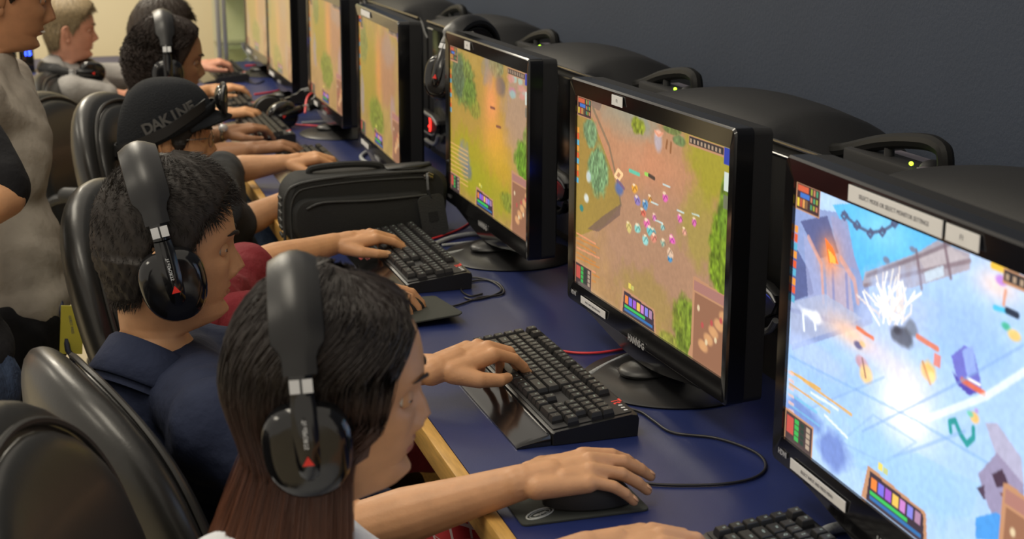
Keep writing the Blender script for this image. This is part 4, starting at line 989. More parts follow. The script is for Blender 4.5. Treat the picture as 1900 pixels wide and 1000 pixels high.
def blades(mb, pts, r, mi=0):
    k, n, _ = pts.shape; T = np.gradient(pts, axis=1); T /= np.maximum(1e-9, np.linalg.norm(T, axis=2, keepdims=True))
    up = np.where(np.abs(T[..., 2:3]) > .9, np.array([1., 0, 0]), np.array([0, 0, 1.])); A = np.cross(T, up); A /= np.maximum(1e-9, np.linalg.norm(A, axis=2, keepdims=True)); B = np.cross(T, A)
    rad = (r*np.linspace(1, .25, n))[None, :, None]; V = np.stack([pts+rad*A, pts+rad*(-.5*A+.87*B), pts+rad*(-.5*A-.87*B)], 2).reshape(-1, 3)
    base = (np.arange(k)*n*3)[:, None]+(np.arange(n-1)*3)[None, :]; base = base.ravel(); F = []
    for a, b in ((0, 1), (1, 2), (2, 0)): F.append(np.stack([base+a, base+b, base+3+b, base+3+a], 1))
    mb.addfast(V, np.concatenate(F), mi)
def shell(style, thick, fem, T, noise=.003, lim=None, zlow=None):
    nt = 128; th = np.arange(nt)/nt*2*PI; zs = np.concatenate([.1214*np.sin(np.linspace(PI/2-.02, 0, 30)), np.linspace(-.004, -.124, 34)])
    Z, TH = np.meshgrid(zs, th, indexing='ij'); P, N = head_nrm(Z, TH, fem); hl = hairline(TH, style)
    m = smooth01((Z-hl)/.016); a = np.abs((np.degrees(TH)+180) % 360-180)
    tt = thick(Z, a) if callable(thick) else thick
    nn = (np.sin(TH*23+Z*160)+np.sin(TH*41-Z*230+1)+np.sin(TH*67+Z*90))/3*noise
    O = P+N*((-.003)+(tt+.003+nn)*m)[..., None]
    F = []; n0 = len(zs)
    for i in range(n0-1):
        for j in range(nt):
            k = (j+1) % nt
            if max(m[i, j], m[i, k], m[i+1, j], m[i+1, k]) > 0.01: F.append((i*nt+j, (i+1)*nt+j, (i+1)*nt+k, i*nt+k))
    F.append(tuple(range(nt))); mb = MB(); mb.add(T(O.reshape(-1, 3)), F); return mb
def hair_short(T, R, fem, thick, nst, L, r, fwd=.6, lift=.5, style='short', seed=3, clip=None):
    mb = shell(style, thick, fem, T)
    g = np.random.default_rng(seed); z = .1214*g.random(nst*2)**.6*np.sign(g.random(nst*2)-.33); z = np.where(z < 0, z*.8, z); th = g.random(nst*2)*2*PI
    ok = z > hairline(th, style)+.004; z, th = z[ok][:nst], th[ok][:nst]
    P, N = head_nrm(z, th, fem); a = np.abs((np.degrees(th)+180) % 360-180)
    tt = thick(z, a) if callable(thick) else np.full(len(z), thick)
    down = np.stack([-.25*np.ones_like(z), 0*z, -np.ones_like(z)], 1); front = np.tile([1., 0, .12], (len(z), 1)); k = smooth01((z-.03)/.05)[:, None]
    d = down*(1-k)+front*k*fwd*2+g.normal(0, .22, (len(z), 3)); d -= N*np.sum(d*N, 1, keepdims=True); d /= np.linalg.norm(d, axis=1, keepdims=True)
    d = d+N*lift; d /= np.linalg.norm(d, axis=1, keepdims=True)
    Ls = (L(z, a) if callable(L) else np.full(len(z), L))*g.uniform(.6, 1.2, len(z))
    pts = strands(None, P+N*(tt*.55)[:, None], d, N, Ls, 5, r, grav=.04, seed=seed)
    blades(mb, T(pts.reshape(-1, 3)).reshape(pts.shape), r); return mb
def eyebrow(T, s, w=.0028):
    mb = MB()
    if 1:
        P = []
        for u in np.linspace(0, 1, 9):
            y = s*(.013+.034*u); z = .021+.007*math.sin(PI*min(1, u*1.15)*.6)-.003*u; th = math.asin(min(.99, abs(y)/.078))*s
            th0 = th
            for _ in range(6):
                X, Y = head_pt(np.array(z), np.array(th0), 0); th0 = th0+(y-Y)*9
            P.append((float(X)+.0012, y, z))
        mb.tube(P, [w*.8, w*1.2, w*1.3, w*1.25, w*1.15, w, w*.8, w*.6, w*.3], 7)
    o = MB(); o.v = [T(mb.verts())]; o.f = mb.f; o.m = mb.m; o.n = mb.n; return o

def hand(mb, nails, W, d, n, ts, curls=None, sc=1., spread=1., thumb=(35, 20, 15, .5)):
    """W wrist, d along the hand, n back of the hand, ts=+1/-1: which side (cross(n,d)*ts) the thumb is on"""
    d = nz(d); n = nz(np.asarray(n)-d*(np.asarray(n)@d)); t = nz(np.cross(n, d))*ts
    if curls is None: curls = [(20, 30, 18), (22, 32, 18), (24, 34, 20), (26, 34, 20)]
    W = np.asarray(W, float); S = sc
    kn = [(.086, .027, .001), (.090, .007, .004), (.085, -.013, .002), (.076, -.031, -.003)]           # knuckles
    ln = [(.043, .025, .019), (.047, .029, .020), (.043, .027, .019), (.034, .020, .017)]
    rd = [.0100, .0102, .0097, .0087]; sp = [5, 1, -4, -9]
    K = [W+S*(a*d+b*t+c*n) for a, b, c in kn]
    for i, k in enumerate(K):
        b0 = W+S*(.012*d+(.018-.012*i)*t-.002*n)
        mb.cap(b0, k-n*.0045*S, .0165*S, .0118*S)
        if i: mb.cap((b0+K[i-1])/2, (k+K[i-1])/2-n*.005*S, .014*S, .0105*S)
    mb.cap(W-d*.012*S, W+d*.035*S, .0225*S, .021*S)
    for i, k in enumerate(K):
        s0 = math.radians(sp[i]*spread); e = nz(d*math.cos(s0)+t*math.sin(s0)); ang = 0; p = k; r = rd[i]*S
        for j in range(3):
            ang += math.radians(curls[i][j]); q = e*math.cos(ang)-n*math.sin(ang); p2 = p+q*ln[i][j]*S
            r1 = r*(1, .9, .82)[j]; r2 = r*(.92, .84, .68)[j]
            mb.cap(p, p2, r1, r2)
            if j < 2: mb.ell(p2, (r2*1.06,)*3, n=10, m=8)
            p = p2
        up = nz(n*math.cos(ang)+e*math.sin(ang)); q = e*math.cos(ang)-n*math.sin(ang)
        M = np.stack([q, nz(np.cross(up, q)), up], 1); nails.ell(p-q*.0035*S+up*r*.58, (.0068*S, .0052*S, .0016*S), M, n=12, m=8, mi=4)
    a0, a1, a2, fl = thumb; e = nz(d*math.cos(math.radians(a0+18))+t*math.sin(math.radians(a0+18))-n*.32*fl)
    p = W+S*(.014*d+.020*t-.006*n); p2 = p+e*.042*S; mb.cap(p, p2, .0175*S, .0135*S)
    e2 = nz(d*math.cos(math.radians(a0-a1*.4))+t*math.sin(math.radians(a0-a1*.4))-n*.35*fl); p3 = p2+e2*.033*S; mb.cap(p2, p3, .0128*S, .0105*S)
    e3 = nz(d*math.cos(math.radians(a0-a1-a2))+t*math.sin(math.radians(a0-a1-a2))-n*.42*fl); p4 = p3+e3*.026*S; mb.cap(p3, p4, .0108*S, .0082*S)
    up = nz(n+t*.4-e3*(n@e3)); M = np.stack([e3, nz(np.cross(up, e3)), nz(np.cross(e3, nz(np.cross(up, e3))))], 1); nails.ell(p4-e3*.003*S+M[:, 2]*.0058*S, (.0075*S, .0062*S, .0018*S), M, n=12, m=8, mi=4)

def person(cfg):
    L = cfg['label']; skinm = list(cfg['skin'])+[M_TEETH]; base = np.array([cfg['pelvis'][0], cfg['pelvis'][1], 0.])
    B = MB(); T, R, sc = build_head(cfg, B); nails = MB()
    nb = np.asarray(cfg['neck'], float); pel = np.asarray(cfg['pelvis'], float)
    fwd = nz(cfg.get('fwd', (1, 0, 0))); right = nz(np.cross(fwd, [0, 0, 1.])); near = cfg.get('near', False)
    shw = cfg.get('shw', .185); S = {}
    up = nz(nb-pel)
    for s, key in ((1, 'R'), (-1, 'L')): S[key] = np.asarray(cfg.get('sh'+key, nb-up*.075+right*s*shw+fwd*.01), float)
    # arms and hands
    for key, s in (('R', 1), ('L', -1)):
        if 'el'+key not in cfg: continue
        el, wr = np.asarray(cfg['el'+key], float), np.asarray(cfg['wr'+key], float)
        m = MB(); k = cfg.get('arm', 1.)
        m.chain([S[key], S[key]*.5+el*.5, el], [.047*k, .042*k, .036*k], 18)
        m.chain([el, el*.68+wr*.32, el*.3+wr*.7, wr], [.036*k, .038*k, .029*k, .0235*k], 18)
        hd = cfg.get('hd'+key, nz(wr-el)); hn = cfg.get('hn'+key, (0, 0, 1.))
        hand(m, nails, wr, hd, hn, -s*1.0*(-1) if False else (1 if key == 'R' else -1), cfg.get('cu'+key), cfg.get('hsc', .97), cfg.get('spr'+key, 1.), cfg.get('th'+key, (35, 20, 15, .5)))
        v = cfg.get('vox', .0035); B.merge(remesh(m, v, 4 if v < .003 else 3), 0)
    B.merge(nails)
    # torso and legs
    m = MB(); ch = nb-up*.19; wa = pel+up*.16
    def slab(c, w, dp, hh): M = np.stack([fwd, -right, up], 1); M[:, 0] = nz(np.cross(M[:, 1], M[:, 2])); m.ell(c, (dp, w, hh), M, n=24, m=16)
    slab(ch, .148, .090, .16); slab(wa, .13, .09, .16); slab(pel+up*.02, .17, .12, .12)
    m.cap(nb-up*.04, ch, .050, .09); m.cap(S['R'], S['L'], .042, .042)
    for key in 'RL': m.cap(S[key], S[key]*.4+ch*.6, .052, .08)
    if 'kneeR' in cfg:
        for key, s in (('R', 1), ('L', -1)):
            kn, ft = np.asarray(cfg['knee'+key], float), np.asarray(cfg['foot'+key], float); hip = pel+right*s*.085
            m.chain([hip, kn, ft], [.085, .058, .042]); m.cap(ft, ft+fwd*.13+np.array([0, 0, -.025]), .04, .03)
    B.merge(remesh(m, .014, 3), 0)
    body = obj('person', B, skinm, None, origin=base, sharp=None); tag(body, L, 'person', cfg.get('group'))
    body['T'] = 0; del body['T']
    cfg['T'] = T; cfg['R'] = R; cfg['S'] = S; cfg['obj'] = body
    # clothes
    C = MB(); g = cfg.get('puff', .013)
    def wr_noise(a, seed):
        g0 = np.random.default_rng(seed); W = g0.normal(0, 1, (7, 3)); W /= np.linalg.norm(W, axis=1, keepdims=True); F = g0.uniform(35, 95, 7); ph = g0.uniform(0, 6, 7)
        return lambda V: a*sum(np.sin(V@W[i]*F[i]+ph[i]+1.5*np.sin(V[:, (i+1) % 3]*30)) for i in range(7))/3
    def slab2(c, w, dp, hh): M = np.stack([fwd, -right, up], 1); M[:, 0] = nz(np.cross(M[:, 1], M[:, 2])); C.ell(c, (dp, w, hh), M, n=28, m=18)
    slab2(ch, .165+g, .105+g, .17+g); slab2(wa, .15+g, .112+g, .17+g); slab2(pel+up*.06, .172+g, .125+g, .10)
    C.cap(nb-up*.022, ch, .070, .10+g); C.cap(nb+np.array([0, 0, -.050])-fwd*.018, ch, .090, .11); C.cap(nb-up*.045, S['R'], .060, .055); C.cap(nb-up*.045, S['L'], .060, .055); C.cap(S['R'], S['L'], .052+g*.6, .052+g*.6)
    sl = cfg.get('sleeve', .55)
    for key in 'RL':
        C.cap(S[key], S[key]*.4+ch*.6, .056+g, .085+g)
        if 'el'+key in cfg:
            el, wr = np.asarray(cfg['el'+key], float), np.asarray(cfg['wr'+key], float)
            if sl <= 1: C.cap(S[key], S[key]*(1-sl)+el*sl, .052+g, .050+g*.8)
            else: C.chain([S[key], el, el*(2-sl)+wr*(sl-1)], [.050+g, .044+g, .036+g*.6])
    sh = remesh(C, .007 if near else .010, 3, wr_noise(cfg.get('wrinkle', .0016), cfg.get('seed', 1)))
    sub(cfg.get('shirt_name', 'shirt'), sh, cfg['shirt'], body, sharp=None)
    if cfg.get('collar'):
        c = MB(); rn = cfg.get('rn', .056); ax = nz(T((0, 0, -.13))-nb); fw2 = nz(fwd-ax*(fwd@ax)); sd = np.cross(ax, fw2); n = 48; rings = []
        for rr, hh in ((1.38, -.035), (1.30, .0), (1.22, .028), (1.16, .034), (1.14, .028), (1.12, -.01)):
            rings.append(np.array([nb+ax*(hh-.012*math.cos(a)-.01)+(fw2*math.cos(a)*1.04+sd*math.sin(a))*rn*rr for a in np.arange(n)/n*2*PI]))
        c.loft(rings, cap=False)
        if cfg['collar'] == 'polo':
            rings = []
            for rr, hh in ((1.16, .036), (1.26, .030), (1.40, .002), (1.52, -.022), (1.46, -.026)):
                rings.append(np.array([nb+ax*(hh-.012*math.cos(a)-.008)+(fw2*math.cos(a)*1.05+sd*math.sin(a))*rn*rr for a in np.linspace(.25, 2*PI-.25, n)]))
            c.loft(rings, cap=False, closed=False)
        sub('collar', c, cfg.get('collar_mat', cfg['shirt']), body, sharp=None)
    if 'kneeR' in cfg:
        C = MB()
        C.ell(pel, (.14, .19, .12), None, 24, 14)
        for key, s in (('R', 1), ('L', -1)):
            kn, ft = np.asarray(cfg['knee'+key], float), np.asarray(cfg['foot'+key], float); hip = pel+right*s*.085; e = cfg.get('leg', 1.)
            C.cap(hip, kn, .098, .072)
            if e > 0: C.cap(kn, kn*(1-e)+ft*e, .072, .060)
        sub(cfg.get('pants_name', 'trousers'), remesh(C, .012, 3, wr_noise(.005, 5)), cfg['pants'], body, sharp=None)
        sh = MB()
        for key in 'RL':
            ft = np.asarray(cfg['foot'+key], float); s1 = MB(); s1.cap(ft+np.array([0, 0, -.01]), ft+fwd*.15+np.array([0, 0, -.03]), .05, .042); s1.box(ft+fwd*.06+np.array([0, 0, -.055]), (.28, .09, .03), .012, R=np.stack([fwd, -right, [0, 0, 1.]], 1))
            sub('shoe', remesh(s1, .008, 2), C_BLACK, body, sharp=None)
    return cfg
# ------------------------------------------------------------------ headsets
def headset_parts(parent, X, near=True, hw=.078, top=.142, spread=0.):
    """X maps headset space (x forward, y left, z up, between the ears) to the world"""
    def put(name, mb, m, par=parent, lab=None):
        o = MB(); o.v = [X(mb.verts())]; o.f = mb.f; o.m = mb.m; o.n = mb.n; q = sub(name, o, m, par, sharp=40)
        if lab: q['label'] = lab
        return q
    A, Bz = hw+.022, top+.006; z0 = .0
    def arc(a): return np.array([0, (A+spread*max(0, -math.sin(a)+.4))*math.cos(a), z0+Bz*max(0, math.sin(a))**.92])
    def band(a0, a1, wfun, thk, off, n=36, mb=None):
        mb = mb or MB(); rings = []
        for a in np.linspace(a0, a1, n):
            p = arc(a); nrm = nz([0, math.cos(a)/A, math.sin(a)/Bz]); w = wfun(a); h = thk(a) if callable(thk) else thk; x0 = 0
            pr = [(-w, 0), (-w*.96, h*.5), (-w*.5, h*.95), (-.004, h*1.12), (.004, h*1.12), (w*.5, h*.9), (w*.96, h*.45), (w, 0), (w*.9, -.004), (-w*.9, -.004)]
            rings.append(np.array([p+nrm*(off+q)+np.array([x0+x, 0, 0]) for x, q in pr]))
        return mb.loft(rings)
    def w1(a):
        z = math.sin(a); return .0285 if z > .62 else (.018+(.0105)*smooth01((z-.50)/.12))
    a0 = math.asin(.36)
    put('headband', band(a0, PI-a0, w1, lambda a: .007+.009*smooth01((math.sin(a)-.5)/.3), 0), M_SATIN)
    put('headband_cushion', band(math.asin(.7), PI-math.asin(.7), lambda a: .024, .004, -.012, 24), M_MATTE)
    for s in (-1, 1):
        lo, hi = (math.asin(.20), a0) if s > 0 else (PI-a0, PI-math.asin(.20))
        sl = put('slider', band(lo, hi, lambda a: .0125, .007, .000, 8), M_GLOSS)
        for k in (-1, 1):
            ins = MB(); pts = []
            for a in (lo+.03*1, (lo+hi)/2, hi-.03):
                p = arc(a); nrm = nz([0, math.cos(a)/A, math.sin(a)/Bz]); pts.append((p, nrm))
            rings = []
            for p, nrm in pts: rings.append(np.array([p+nrm*q+np.array([k*.0065+x, 0, 0]) for x, q in ((-.0052, .006), (-.0052, .0095), (.0052, .0095), (.0052, .006))]))
            put('metal_insert', ins.loft(rings), M_SILVER, sl, 'silver insert on the slider')
        cy = s*(A-.006); cz = -.026
        arm = MB(); R = []
        for z, w, y in ((.030, .012, .004), (.015, .0135, .006), (-.01, .0135, .012), (-.04, .0125, .014), (-.058, .010, .011), (-.066, .006, .006)):
            R.append(np.array([[x, cy+s*(y+q), z] for x, q in ((-w, -.004), (-w, .004), (-w*.5, .0075), (w*.5, .0075), (w, .004), (w, -.004))]))
        am = put('yoke_arm', arm.loft(R), M_GLOSS)
        lg = MB(); a = np.arange(3)/3*2*PI+PI/2
        ring = lambda r, y: np.array([[r*math.cos(q), y, -.040+r*math.sin(q)] for q in a])
        lg.loft([ring(.0070, cy+s*.0215), ring(.0070, cy+s*.0225)]); put('red_emblem', lg, M_RED, am, 'red emblem')
        if near and s < 0:
            tx = text_mb('Tt eSPORTS', .0065, .0002, (0, cy+s*.0222, -.008), (0, 0, -1), (1*-s*-1, 0, 0)); put('arm_lettering', tx, M_WLED, am)
        cup = MB(); R = []; n = 40
        for rr, y in ((.70, .014), (.86, .012), (.97, .005), (1.0, -.004), (.98, -.014)):
            ring_ = []
            for q in np.arange(n)/n*2*PI:
                cx_, cz_ = math.cos(q), math.sin(q); e = .82
                ring_.append([.047*rr*np.sign(cx_)*abs(cx_)**e*(1+.10*cz_), cy+s*y, cz-.012+.054*rr*np.sign(cz_)*abs(cz_)**e])
            R.append(np.array(ring_))
        put('ear_cup', cup.loft(R), M_GLOSS)
        cu = MB(); R = []
        for rr, y in ((.96, -.012), (1.0, -.020), (.92, -.028), (.62, -.029)):
            R.append(np.array([[.045*rr*math.cos(q), cy+s*y, cz-.012+.052*rr*math.sin(q)] for q in np.arange(n)/n*2*PI]))
        put('ear_cushion', cu.loft(R), M_MATTE)
def worn_headset(cfg, label, off=(0, 0, 0), pitch=0, near=True, yaw=0, loc=None, hw=.078, top=.142):
    R = cfg['R']@np.array(Matrix.Rotation(math.radians(yaw), 3, 'Z'))@np.array(Matrix.Rotation(math.radians(pitch), 3, 'Y')); T = cfg['T']; o = T(off) if loc is None else np.asarray(loc)
    sc = cfg.get('hs', 1.)
    t = thing('headset', label, 'headset', o)
    headset_parts(t, lambda v: np.asarray(v)@R.T*sc+o, near, hw=hw, top=top); return t
def placed_headset(o, R, label, spread=0., top=.142):
    t = thing('headset', label, 'headset', o); R = np.asarray(R); headset_parts(t, lambda v: np.asarray(v)@R.T+np.asarray(o), False, spread=spread, top=top); return t
# ------------------------------------------------------------------ the people
def seat_cfg(y, x=-.10, z=.47):
    return dict(pelvis=(x, y, z), kneeR=(.33, y-.11, .50), kneeL=(.33, y+.11, .50), footR=(.38, y-.12, .075), footL=(.38, y+.12, .075))
# --- nearest: long-haired girl
G = seat_cfg(-.98)
G.update(label='person with long dark hair, white top and headset, nearest the camera', skin=SK_A, head=at(617, 714, 1.58), rot=(-9, 4, 7), fem=1, hs=.95, vox=.0026, near=True,
    neck=at(548, 1060, 1.62), rn=.048, shw=.165, shR=at(438, 1100, 1.60), shirt=C_WHITE, shirt_name='top', collar='crew', pants=C_JEANS, lid=4,
    elL=(-.16, -.70, .73), wrL=onz(1090, 1022, .80), elR=(-.20, -1.22, .78), wrR=(.02, -1.24, .80), hnL=(0, 0, 1), hdL=(1, -.05, .12))
person(G)
# --- navy polo
P2 = seat_cfg(-.08)
P2.update(label='person in navy polo with short black hair and headset, right hand on a mouse', skin=SK_A, head=at(309, 456, 2.26), rot=(0, 3, 2), hs=1.01, vox=.0026, near=True,
    neck=at(289, 688, 2.28), rn=.060, shR=at(405, 790, 2.05), shL=at(330, 660, 2.47), shirt=C_NAVY, shirt_name='polo_shirt', collar='polo', pants=plaid(), pants_name='shorts', leg=.0, sleeve=.62,
    elR=at(655, 985, 2.02), wrR=onz(972, 893, .795), hdR=(1, -.06, .16), hnR=(.05, -.16, 1), elL=(-.20, .10, .78), hsc=1.02, wrL=onz(812, 684, .815), hdL=(.92, .32, .20), hnL=(0, -.12, 1),
    cuR=[(20, 16, 10), (21, 18, 10), (23, 20, 10), (24, 20, 12)], thR=(38, 25, 10, .9), cuL=[(34, 20, 12), (34, 34, 20), (38, 40, 24), (40, 44, 24)], thL=(30, 30, 25, .9), spR=1.2)
person(P2)
# --- maroon shirt, hidden behind him
P3 = seat_cfg(.66)
P3.update(label='person in maroon shirt almost hidden behind the navy polo wearer, left hand on keyboard', skin=SK_A, head=at(318, 448, 2.86), rot=(0, 5, 0), vox=.003,
    neck=at(330, 560, 2.86), shR=at(360, 610, 2.72), shL=at(420, 545, 3.02), shirt=C_MAROON, collar='crew', pants=C_MAROON, pants_name='shorts', sleeve=.9, seed=4, wrinkle=.004,
    elR=(-.16, .47, .76), wrR=onz(640, 549, .80), hdR=(1, .0, .05), elL=at(462, 497, 3.12), wrL=onz(622, 452, .805), hdL=(1, .12, .14), hnL=(0, -.1, 1),
    cuL=[(26, 16, 8), (28, 22, 12), (30, 28, 16), (34, 34, 18)], thL=(26, 14, 8, .7))
person(P3)
# --- beanie
P4 = seat_cfg(1.60)
P4.update(label='person in black brimmed beanie with goggles and charcoal shirt, reaching behind the laptop bag', skin=SK_A, head=at(317, 254, 3.85), rot=(-4, 2, 0), hs=1.0, vox=.0035,
    neck=at(330, 358, 3.86), shR=at(400, 395, 3.62), shL=at(405, 330, 4.02), shirt=C_CHAR, collar='crew', collar_mat=C_REDT, pants=C_JEANS, sleeve=.8, seed=6,
    elR=at(440, 420, 3.74), wrR=at(545, 365, 3.82), hdR=(1, .1, 0), elL=at(415, 318, 4.16), wrL=onz(530, 302, .815), hdL=(1, -.02, .18), hnL=(0, -.15, 1),
    cuL=[(36, 30, 18), (30, 46, 26), (34, 46, 26), (38, 46, 26)], thL=(30, 12, 8, .9))
person(P4)
# --- curly hair
P5 = seat_cfg(2.50)
P5.update(label='person with long curly dark hair and headset behind the beanie wearer', skin=SK_C, head=at(313, 112, 4.62), rot=(0, 6, 0), vox=.0045, fem=.6,
    neck=at(285, 215, 4.66), shirt=C_SLATE, collar='crew', pants=C_JEANS, seed=8, sleeve=.7,
    shR=at(262, 300, 4.5), shL=at(310, 230, 4.85), elR=at(390, 292, 4.55), wrR=onz(470, 276, .80), hdR=(1, .05, .10), cuR=[(24, 24, 16)]*4, elL=at(365, 262, 4.80), wrL=onz(418, 246, .81), hdL=(1, .28, .14), hnL=(0, -.15, 1))
person(P5)
# --- dark hair behind her
P6 = seat_cfg(3.42)
P6.update(label='person with straight dark hair, mostly hidden behind the curly haired one', skin=SK_A, head=at(300, 66, 5.42), rot=(0, 8, 0), vox=.005,
    neck=at(285, 165, 5.45), shirt=C_BLACK, collar='crew', pants=C_JEANS, seed=9, elR=at(365, 225, 5.3), wrR=onz(408, 212, .80), hdR=(1, .1, .1), elL=at(345, 190, 5.6), wrL=onz(385, 168, .81), hdL=(1, .05, .14), hnL=(0, -.15, 1))
person(P6)
# --- sandy hair
P7 = seat_cfg(4.22, x=-.20)
P7.update(label='person with short sandy hair and heather grey shirt at the far end of the row', skin=SK_D, head=at(128, 55, 6.28), rot=(0, 3, 0), hs=1.03, vox=.005,
    neck=at(112, 130, 6.3), shirt=C_HEATHER, collar='crew', pants=C_JEANS, seed=11, sleeve=.6, shR=at(130, 170, 6.15), shL=at(150, 145, 6.5), elR=at(235, 185, 6.3), wrR=at(300, 150, 6.42), elL=at(300, 140, 6.6), wrL=onz(370, 122, .82), hdL=(1, .05, .2), hnL=(0, -.15, 1),
    cuL=[(36, 40, 24), (38, 44, 24), (40, 44, 24), (40, 44, 24)], thL=(20, 10, 5, .8))
person(P7)
# --- standing, grey T-shirt
q = at(8, -14, 3.35)
S1 = dict(label='person standing behind the chairs in a stone grey T-shirt and black trousers, smiling', skin=SK_B, head=q, rot=(4, 14, 0), hs=1.02, vox=.005, smile=True,
    neck=q+np.array([-.05, -.0, -.15]), pelvis=at(10, 605, 3.3), kneeR=at(20, 900, 3.2), kneeL=at(40, 880, 3.45), footR=(-.62, 1.0, .075), footL=(-.60, 1.28, .075), shirt=C_STONE, collar='crew', pants=C_BLACK, seed=13, wrinkle=.003, puff=.02, sleeve=.7,
    shL=at(5, 165, 3.5), elL=at(35, 285, 3.6), wrL=at(-40, 380, 3.5), hdL=(-.6, 0, -.8), hnL=(1, 0, 0), shR=at(-60, 190, 3.15), elR=at(-90, 380, 3.1), wrR=at(-110, 480, 3.0), hdR=(.6, 0, -.8), hnR=(1, 0, 0))
person(S1)
# --- dark sleeve at the left edge
q = at(-190, -40, 2.9)
S2 = dict(label='person cropped by the left edge, black sleeve, bare elbow and jeans showing', skin=SK_A, head=q, rot=(10, 5, 0), vox=.005, neck=q+np.array([-.02, 0, -.17]), pelvis=at(-110, 720, 2.75), kneeR=at(-80, 1000, 2.6), kneeL=at(-75, 1000, 2.85),
    footR=(-.86, .35, .075), footL=(-.84, .62, .075), shirt=C_BLACK, shirt_name='jacket', collar='crew', pants=C_JEANS, seed=15, shL=at(-80, 228, 2.8), elL=at(8, 365, 2.75), wrL=at(-110, 420, 2.6), hdL=(-1, 0, -.2), sleeve=.86, arm=1.08,
    shR=at(-230, 190, 2.6), elR=at(-260, 380, 2.5), wrR=at(-200, 480, 2.4))
person(S2)
# --- far left, back turned at the other desk
S3 = dict(label='person with a pink bracelet at the far left back desk, only arm and hand visible', skin=SK_A, head=at(-60, 10, 6.3), rot=(60, 10, 0), vox=.005, neck=at(-70, 85, 6.3), pelvis=at(-80, 330, 6.2), kneeR=at(-20, 330, 6.5), kneeL=at(-90, 330, 6.55), footR=at(-20, 520, 6.5), footL=at(-90, 520, 6.5),
    fwd=(.3, 1, 0), shirt=C_SLATE, collar='crew', pants=C_BLACK, seed=17, elR=at(26, 205, 6.25), wrR=at(24, 152, 6.42), hdR=(.0, .9, .25), shR=at(-40, 140, 6.2), cuR=[(40, 60, 30)]*4)
for k in ('footR', 'footL'): S3[k] = np.array([S3[k][0], S3[k][1], .075])
person(S3)
br = MB(); c = at(23, 153, 6.40); br.tube([c+np.array([.031*math.cos(a), .008*math.sin(a), .024*math.sin(a)*1.0]) for a in np.arange(17)/16*2*PI], .004, 6)
o = obj('bracelet', br, mat('pink_band', (.75, .45, .42), .5), origin=c); tag(o, 'pale pink bracelet on the wrist at the far left desk', 'bracelet')

# --- hair
def put_hair(cfg, mb, m): return sub('hair', mb, m, cfg['obj'], sharp=None)
put_hair(P2, hair_short(P2['T'], P2['R'], 0, lambda z, a: .009+.004*smooth01((z-.02)/.06)+.006*smooth01((70-a)/40)*smooth01((z-.05)/.03), 11000, lambda z, a: .013+.012*smooth01((z-.03)/.05), .00075, fwd=.35, lift=.34), H_BLACK)
put_hair(P3, hair_short(P3['T'], P3['R'], 0, .014, 1500, .02, .0012), H_BLACK)
put_hair(P4, shell('under', .008, 0, P4['T']).merge(hair_short(P4['T'], P4['R'], 0, .006, 1500, .03, .0012, fwd=-.2, lift=.15, style='under')), H_BLACK)
put_hair(P6, hair_short(P6['T'], P6['R'], 0, .022, 3000, .035, .0014, fwd=.9, lift=.25), H_DKBR)
put_hair(P7, hair_short(P7['T'], P7['R'], 0, lambda z, a: .007+.018*smooth01((z-.02)/.06), 4500, .020, .0014, fwd=.7, lift=.4), H_SANDY)
put_hair(S1, hair_short(S1['T'], S1['R'], 0, .014, 1500, .02, .0012), H_BLACK)
put_hair(S2, hair_short(S2['T'], S2['R'], 0, .014, 800, .02, .0012), H_BLACK)
put_hair(S3, hair_short(S3['T'], S3['R'], 0, .014, 800, .02, .0012), H_BLACK)
for c, m in ((G, H_DKBR), (P2, H_BLACK), (P4, H_BLACK), (P5, H_BLACK), (P7, H_SANDY), (S1, H_BLACK), (P3, H_BLACK), (P6, H_BLACK)):
    for s in (-1, 1): sub('eyebrow', eyebrow(c['T'], s, .002 if c is G else .0028), m, c['obj'], sharp=None)

